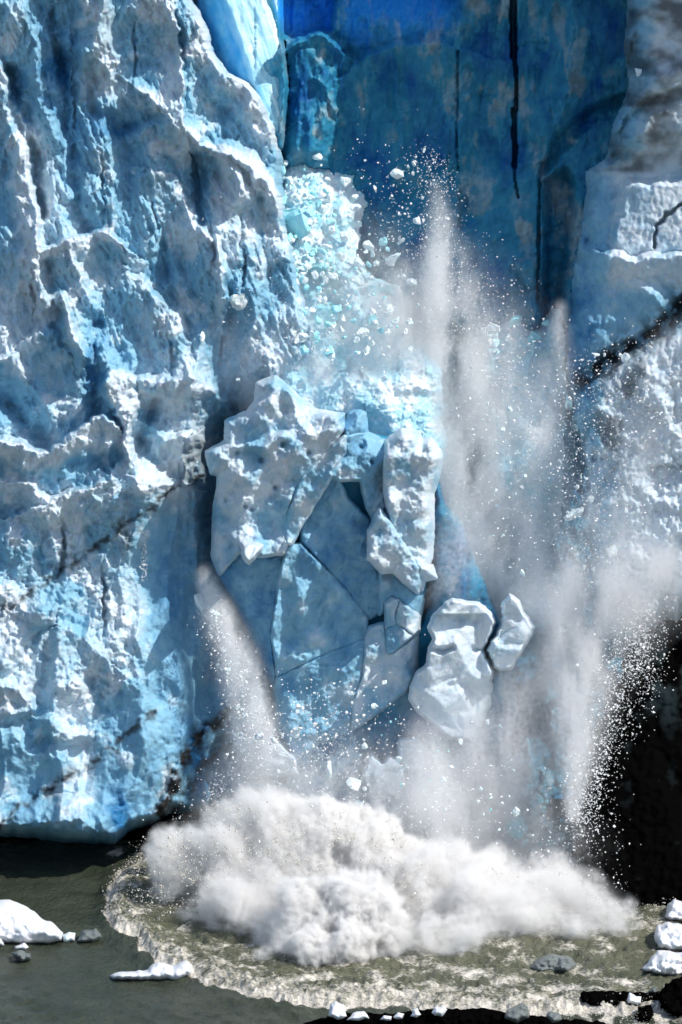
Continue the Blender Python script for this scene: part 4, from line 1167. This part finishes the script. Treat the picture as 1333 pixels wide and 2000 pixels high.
# ------------------------------------------------------------------ spray: real volumes of fine droplets
def spray(name, lo, hi, vox, density_fn, dens, color=(.97, .97, .97), aniso=0.0, grain=None):
    lo, hi = np.array(lo, float), np.array(hi, float)
    n = np.maximum(2, np.round((hi - lo) / vox).astype(int))
    ax = [np.linspace(lo[i], hi[i], n[i]) for i in range(3)]
    G = np.stack(np.meshgrid(*ax, indexing='ij'), -1).reshape(-1, 3)
    px, py = project(G)
    v = density_fn(px, py, -G[:, 1], G, ax)
    v = np.where(v > .004, v, 0).astype(np.float32)
    me = bpy.data.meshes.new(name)
    me.vertices.add(len(v))
    me.vertices.foreach_set('co', G.astype(np.float32).ravel())
    me.attributes.new('dens', 'FLOAT', 'POINT').data.foreach_set('value', v)
    o = bpy.data.objects.new(name, me)
    COL.objects.link(o)
    ng = bpy.data.node_groups.new(name, 'GeometryNodeTree')
    ng.interface.new_socket('Geometry', in_out='INPUT', socket_type='NodeSocketGeometry')
    ng.interface.new_socket('Geometry', in_out='OUTPUT', socket_type='NodeSocketGeometry')
    N, K = ng.nodes, ng.links
    gi, go, vc = N.new('NodeGroupInput'), N.new('NodeGroupOutput'), N.new('GeometryNodeVolumeCube')
    vc.inputs['Min'].default_value, vc.inputs['Max'].default_value = lo, hi
    for i, k in enumerate('XYZ'):
        vc.inputs['Resolution ' + k].default_value = int(n[i])
    pos = N.new('GeometryNodeInputPosition')
    si = N.new('GeometryNodeSampleIndex')
    si.data_type, si.domain = 'FLOAT', 'POINT'
    na = N.new('GeometryNodeInputNamedAttribute')
    na.data_type = 'FLOAT'
    na.inputs['Name'].default_value = 'dens'
    K.new(gi.outputs[0], si.inputs['Geometry'])
    K.new(na.outputs[0], si.inputs['Value'])
    cur = pos.outputs[0]
    for op, val in (('SUBTRACT', lo), ('MULTIPLY', (n - 1) / (hi - lo)), ('ADD', (.5, .5, .5)), ('FLOOR', None), ('DOT_PRODUCT', (n[1] * n[2], n[2], 1))):
        m_ = N.new('ShaderNodeVectorMath')
        m_.operation = op
        K.new(cur, m_.inputs[0])
        if val is not None:
            m_.inputs[1].default_value = [float(t) for t in val]
        cur = m_.outputs['Value' if op == 'DOT_PRODUCT' else 0]
    K.new(cur, si.inputs['Index'])
    K.new(si.outputs[0], vc.inputs['Density'])
    sm = N.new('GeometryNodeSetMaterial')
    K.new(vc.outputs[0], sm.inputs[0])
    K.new(sm.outputs[0], go.inputs[0])
    m, nt, b = new_mat(name)
    nt.nodes.remove(b)
    pv = nt.nodes.new('ShaderNodeVolumePrincipled')
    nt.links.new(pv.outputs[0], nt.nodes['Material Output'].inputs['Volume'])
    pv.inputs['Color'].default_value = (*color, 1)
    pv.inputs['Anisotropy'].default_value = aniso
    pv.inputs['Density'].default_value = dens
    if grain:
        gm = nt.nodes.new('ShaderNodeNewGeometry')
        gt = node(nt, 'ShaderNodeTexNoise', Scale=grain, Detail=2.5, Roughness=.7)
        nt.links.new(gm.outputs['Position'], gt.inputs['Vector'])
        mr = nt.nodes.new('ShaderNodeMapRange')
        nt.links.new(gt.outputs[0], mr.inputs[0])
        mr.inputs[1].default_value, mr.inputs[2].default_value = .36, .66
        mr.inputs[3].default_value, mr.inputs[4].default_value = .15 * dens, 2.0 * dens
        nt.links.new(mr.outputs[0], pv.inputs['Density'])
    sm.inputs['Material'].default_value = m
    o.modifiers.new('volume', 'NODES').node_group = ng
    me.materials.append(m)
    return tag(o, kind='stuff')


def streak(px, py, pts):
    """Soft falling streak: pts are (px, py, half-width, strength)."""
    A = np.array(pts, float)
    best = np.zeros(px.shape)
    for a, b in zip(A[:-1], A[1:]):
        d = b[:2] - a[:2]
        t = np.clip(((px - a[0]) * d[0] + (py - a[1]) * d[1]) / (d @ d), 0, 1)
        dist = np.hypot(px - a[0] - t * d[0], py - a[1] - t * d[1])
        w, s = a[2] + t * (b[2] - a[2]), a[3] + t * (b[3] - a[3])
        best = np.maximum(best, s * np.exp(-(dist / w) ** 2))
    return best


PLUMES = [   # depth of the middle, its spread, the streak
    (3.0, 1.8, [(852, 350, 10, .05), (860, 440, 20, .5), (862, 520, 38, 1.0), (845, 600, 66, 1.4), (825, 700, 115, 1.3), (870, 830, 135, 1.25), (945, 980, 115, 1.1), (985, 1110, 80, 1.2), (1000, 1200, 60, .9)]),
    (3.8, 1.4, [(560, 630, 40, .1), (600, 690, 80, .4), (660, 750, 100, .6), (700, 800, 90, .6)]),
    (4.5, 1.6, [(450, 600, 40, .12), (500, 700, 60, .4), (540, 760, 50, .4)]),
    (4.0, 1.2, [(1095, 600, 10, .25), (1086, 700, 22, .45), (1075, 850, 36, .5), (1060, 1000, 46, .55), (1050, 1100, 50, .6)]),
    (7.5, 1.8, [(1330, 690, 40, .2), (1300, 800, 50, .35), (1250, 950, 60, .55), (1180, 1080, 70, .7), (1120, 1200, 80, .9), (1090, 1300, 60, .8)]),
    (([1090, 1280, 1380, 1480, 1590], [10, 11, 13, 15, 17.5]), 1.6, [(1340, 1090, 50, .7), (1260, 1130, 60, .9), (1180, 1180, 70, .9), (1140, 1280, 56, 1.0), (1132, 1380, 40, 1.0), (1126, 1480, 28, 1.1), (1120, 1590, 12, .8)]),
    (9.5, 1.0, [(400, 1120, 12, .5), (425, 1200, 22, 2.2), (458, 1280, 27, 2.4), (490, 1370, 28, 1.8), (500, 1450, 44, 1.0), (500, 1540, 70, .9)]),
    (15.5, 1.2, [(835, 1440, 30, .3), (835, 1540, 42, .9), (840, 1660, 50, 1.1)]),
    (11.5, 1.6, [(1020, 1330, 50, .2), (960, 1450, 80, .6), (950, 1560, 120, 1.1), (960, 1680, 130, 1.0)]),
    (6.6, 1.0, [(880, 950, 26, .15), (905, 1060, 40, .45), (880, 1150, 36, .55)]),
    (3.2, 1.6, [(640, 420, 40, .03), (690, 520, 70, .15), (745, 610, 80, .4)]),
    (16.5, 1.5, [(1130, 1640, 30, .3), (1120, 1720, 60, .8), (1150, 1790, 70, .8)]),
    (15.0, 1.5, [(560, 1500, 60, .3), (640, 1540, 80, .5), (700, 1600, 90, .7)]),
]


def plume_density(px, py, h, G, ax):
    tot = np.zeros(px.shape)
    for h0, sg, pts in PLUMES:
        A = np.array(pts)
        if not np.isscalar(h0):
            h0 = np.interp(py, *h0)
        m = (np.abs(h - h0) < sg * 2.2) & (px > A[:, 0].min() - 260) & (px < A[:, 0].max() + 260) & (py > A[:, 1].min() - 160) & (py < A[:, 1].max() + 160)
        if m.any():
            tot[m] += streak(px[m], py[m], pts) * np.exp(-((h[m] - (h0 if np.isscalar(h0) else h0[m])) / sg) ** 2)
    m = tot > .01
    g = G[m]
    nz = fbm3(g[:, 0] / 1.5, g[:, 1] / 1.5, g[:, 2] / 3.6, 5, 401, .66)
    tot[m] *= np.clip(.85 + 1.05 * nz, 0.04, 3)
    return tot


lo_x, hi_x = at(380, 1000, 0)[0], at(1420, 1000, 0)[0]
spray('falling_spray', (lo_x, -22, 0), (hi_x, 3, at(0, 340, 0)[2]), .28, plume_density, .85, color=(.985, .99, 1.0), aniso=-.2, grain=3.0)
print('plume', time.time() - T0)
PUFF = []
r_ = np.random.default_rng(77)


def ball():
    q = r_.normal(size=3)
    q[2] = abs(q[2]) * .9 + .1 * q[2]
    return q / np.linalg.norm(q)


for (px, py, r) in [(345, 1690, 60), (330, 1745, 44), (400, 1650, 62), (440, 1700, 96), (420, 1625, 50), (480, 1620, 70), (530, 1590, 60), (560, 1630, 70), (330, 1650, 40), (470, 1770, 80), (540, 1700, 95), (590, 1620, 60), (400, 1780, 50), (540, 1790, 80),
                    (660, 1640, 70), (710, 1630, 56), (650, 1720, 92), (720, 1710, 80), (640, 1800, 84), (710, 1800, 80), (690, 1850, 50), (620, 1860, 44), (560, 1850, 44), (510, 1868, 24), (780, 1740, 76), (770, 1830, 60),
                    (840, 1710, 70), (850, 1750, 90), (860, 1830, 66), (930, 1730, 80), (930, 1770, 76), (980, 1700, 50), (1000, 1790, 70), (1080, 1730, 60), (1150, 1760, 60), (1190, 1790, 54), (1215, 1800, 40), (900, 1850, 34), (930, 1820, 56), (1000, 1750, 64), (1060, 1770, 70), (1010, 1810, 40), (1120, 1780, 62), (1170, 1800, 46), (1205, 1815, 30), (1050, 1710, 44), (1130, 1820, 34)]:
    h = max(float(hw(py + .55 * r)), 19.0 if px < 900 else 18.5)
    c = np.array(at(px, py, h))
    r *= .04
    PUFF.append((*c, r))
    for _ in range(7 if 570 < px < 790 else 3):
        r1 = r * r_.uniform(.3, .5)
        PUFF.append((*(c + ball() * r * .85), r1))
PUFF = np.array(PUFF)


def splash_density(px, py, h, G, ax):
    f = np.zeros([len(a) for a in ax])
    for x, y, z_, r in PUFF:
        sl_ = [slice(*np.searchsorted(a, [c - r * 1.9, c + r * 1.9])) for a, c in zip(ax, (x, y, z_))]
        d2 = ((ax[0][sl_[0]] - x) ** 2)[:, None, None] + ((ax[1][sl_[1]] - y) ** 2)[None, :, None] + ((ax[2][sl_[2]] - z_) ** 2)[None, None, :]
        if d2.size:
            f[tuple(sl_)] += np.exp(-1.5 * d2 / r ** 2) * min(1, .45 + r * .2)
    f = f.ravel()
    m = f > .03
    g = G[m]
    c0 = np.array(at(680, 1830, 27))
    v = g - c0 + np.array([0, 0, 2.5])
    R = np.linalg.norm(v * np.array([.8, 1, 1.2]), axis=1) + .01
    v = v / R[:, None]
    jets = sstep(2.5, 7, R) * fbm3(v[:, 0] * 7, v[:, 1] * 7 + R * .2, v[:, 2] * 7, 5, 431, .7)       # thrown outwards from where the ice struck
    cen = np.interp(px[m], [520, 600, 760, 840], [0, 1, 1, 0])
    wv = .35 * noise3(g[:, 0] / .9, g[:, 1] / .9, g[:, 2] / 1.3, 441)
    nz = (1 - .5 * cen) * fbm3(g[:, 0] / 2.8 + wv, g[:, 1] / 2.8, g[:, 2] / 3.4 - wv, 6, 411, .68) + .5 * cen * fbm3(g[:, 0] / 1.35, g[:, 1] / 1.35, g[:, 2] / 1.6 + wv, 5, 451, .62)
    f2 = np.log(f[m] + 1e-4) / 2.2 + .50 + (.40 + .12 * cen) * nz + .34 * jets
    out = np.zeros(len(G))
    soft = np.interp(px[m], [300, 560, 640, 760, 900, 1230], [.8, .75, .55, .6, .95, 1.2])
    k_ = np.interp(px[m], [300, 560, 640, 760, 900, 1230], [.6, .85, 1.7, 1.6, 1.0, .9])
    out[m] = np.clip(f2 / soft, 0, 1.6) ** 1.5 * k_ * (1 + .5 * cen * np.clip(nz + jets, -1, 1))
    out[m] += .02 * np.clip(f[m], 0, .5)
    return out * (G[:, 2] > 0)


spray('splash', (at(230, 1700, 15)[0], -37, -.1), (at(1290, 1700, 15)[0], -13, 12.5), .165, splash_density, 1.9, color=(.999, .993, .984), aniso=-.3, grain=2.2)
print('done', time.time() - T0)
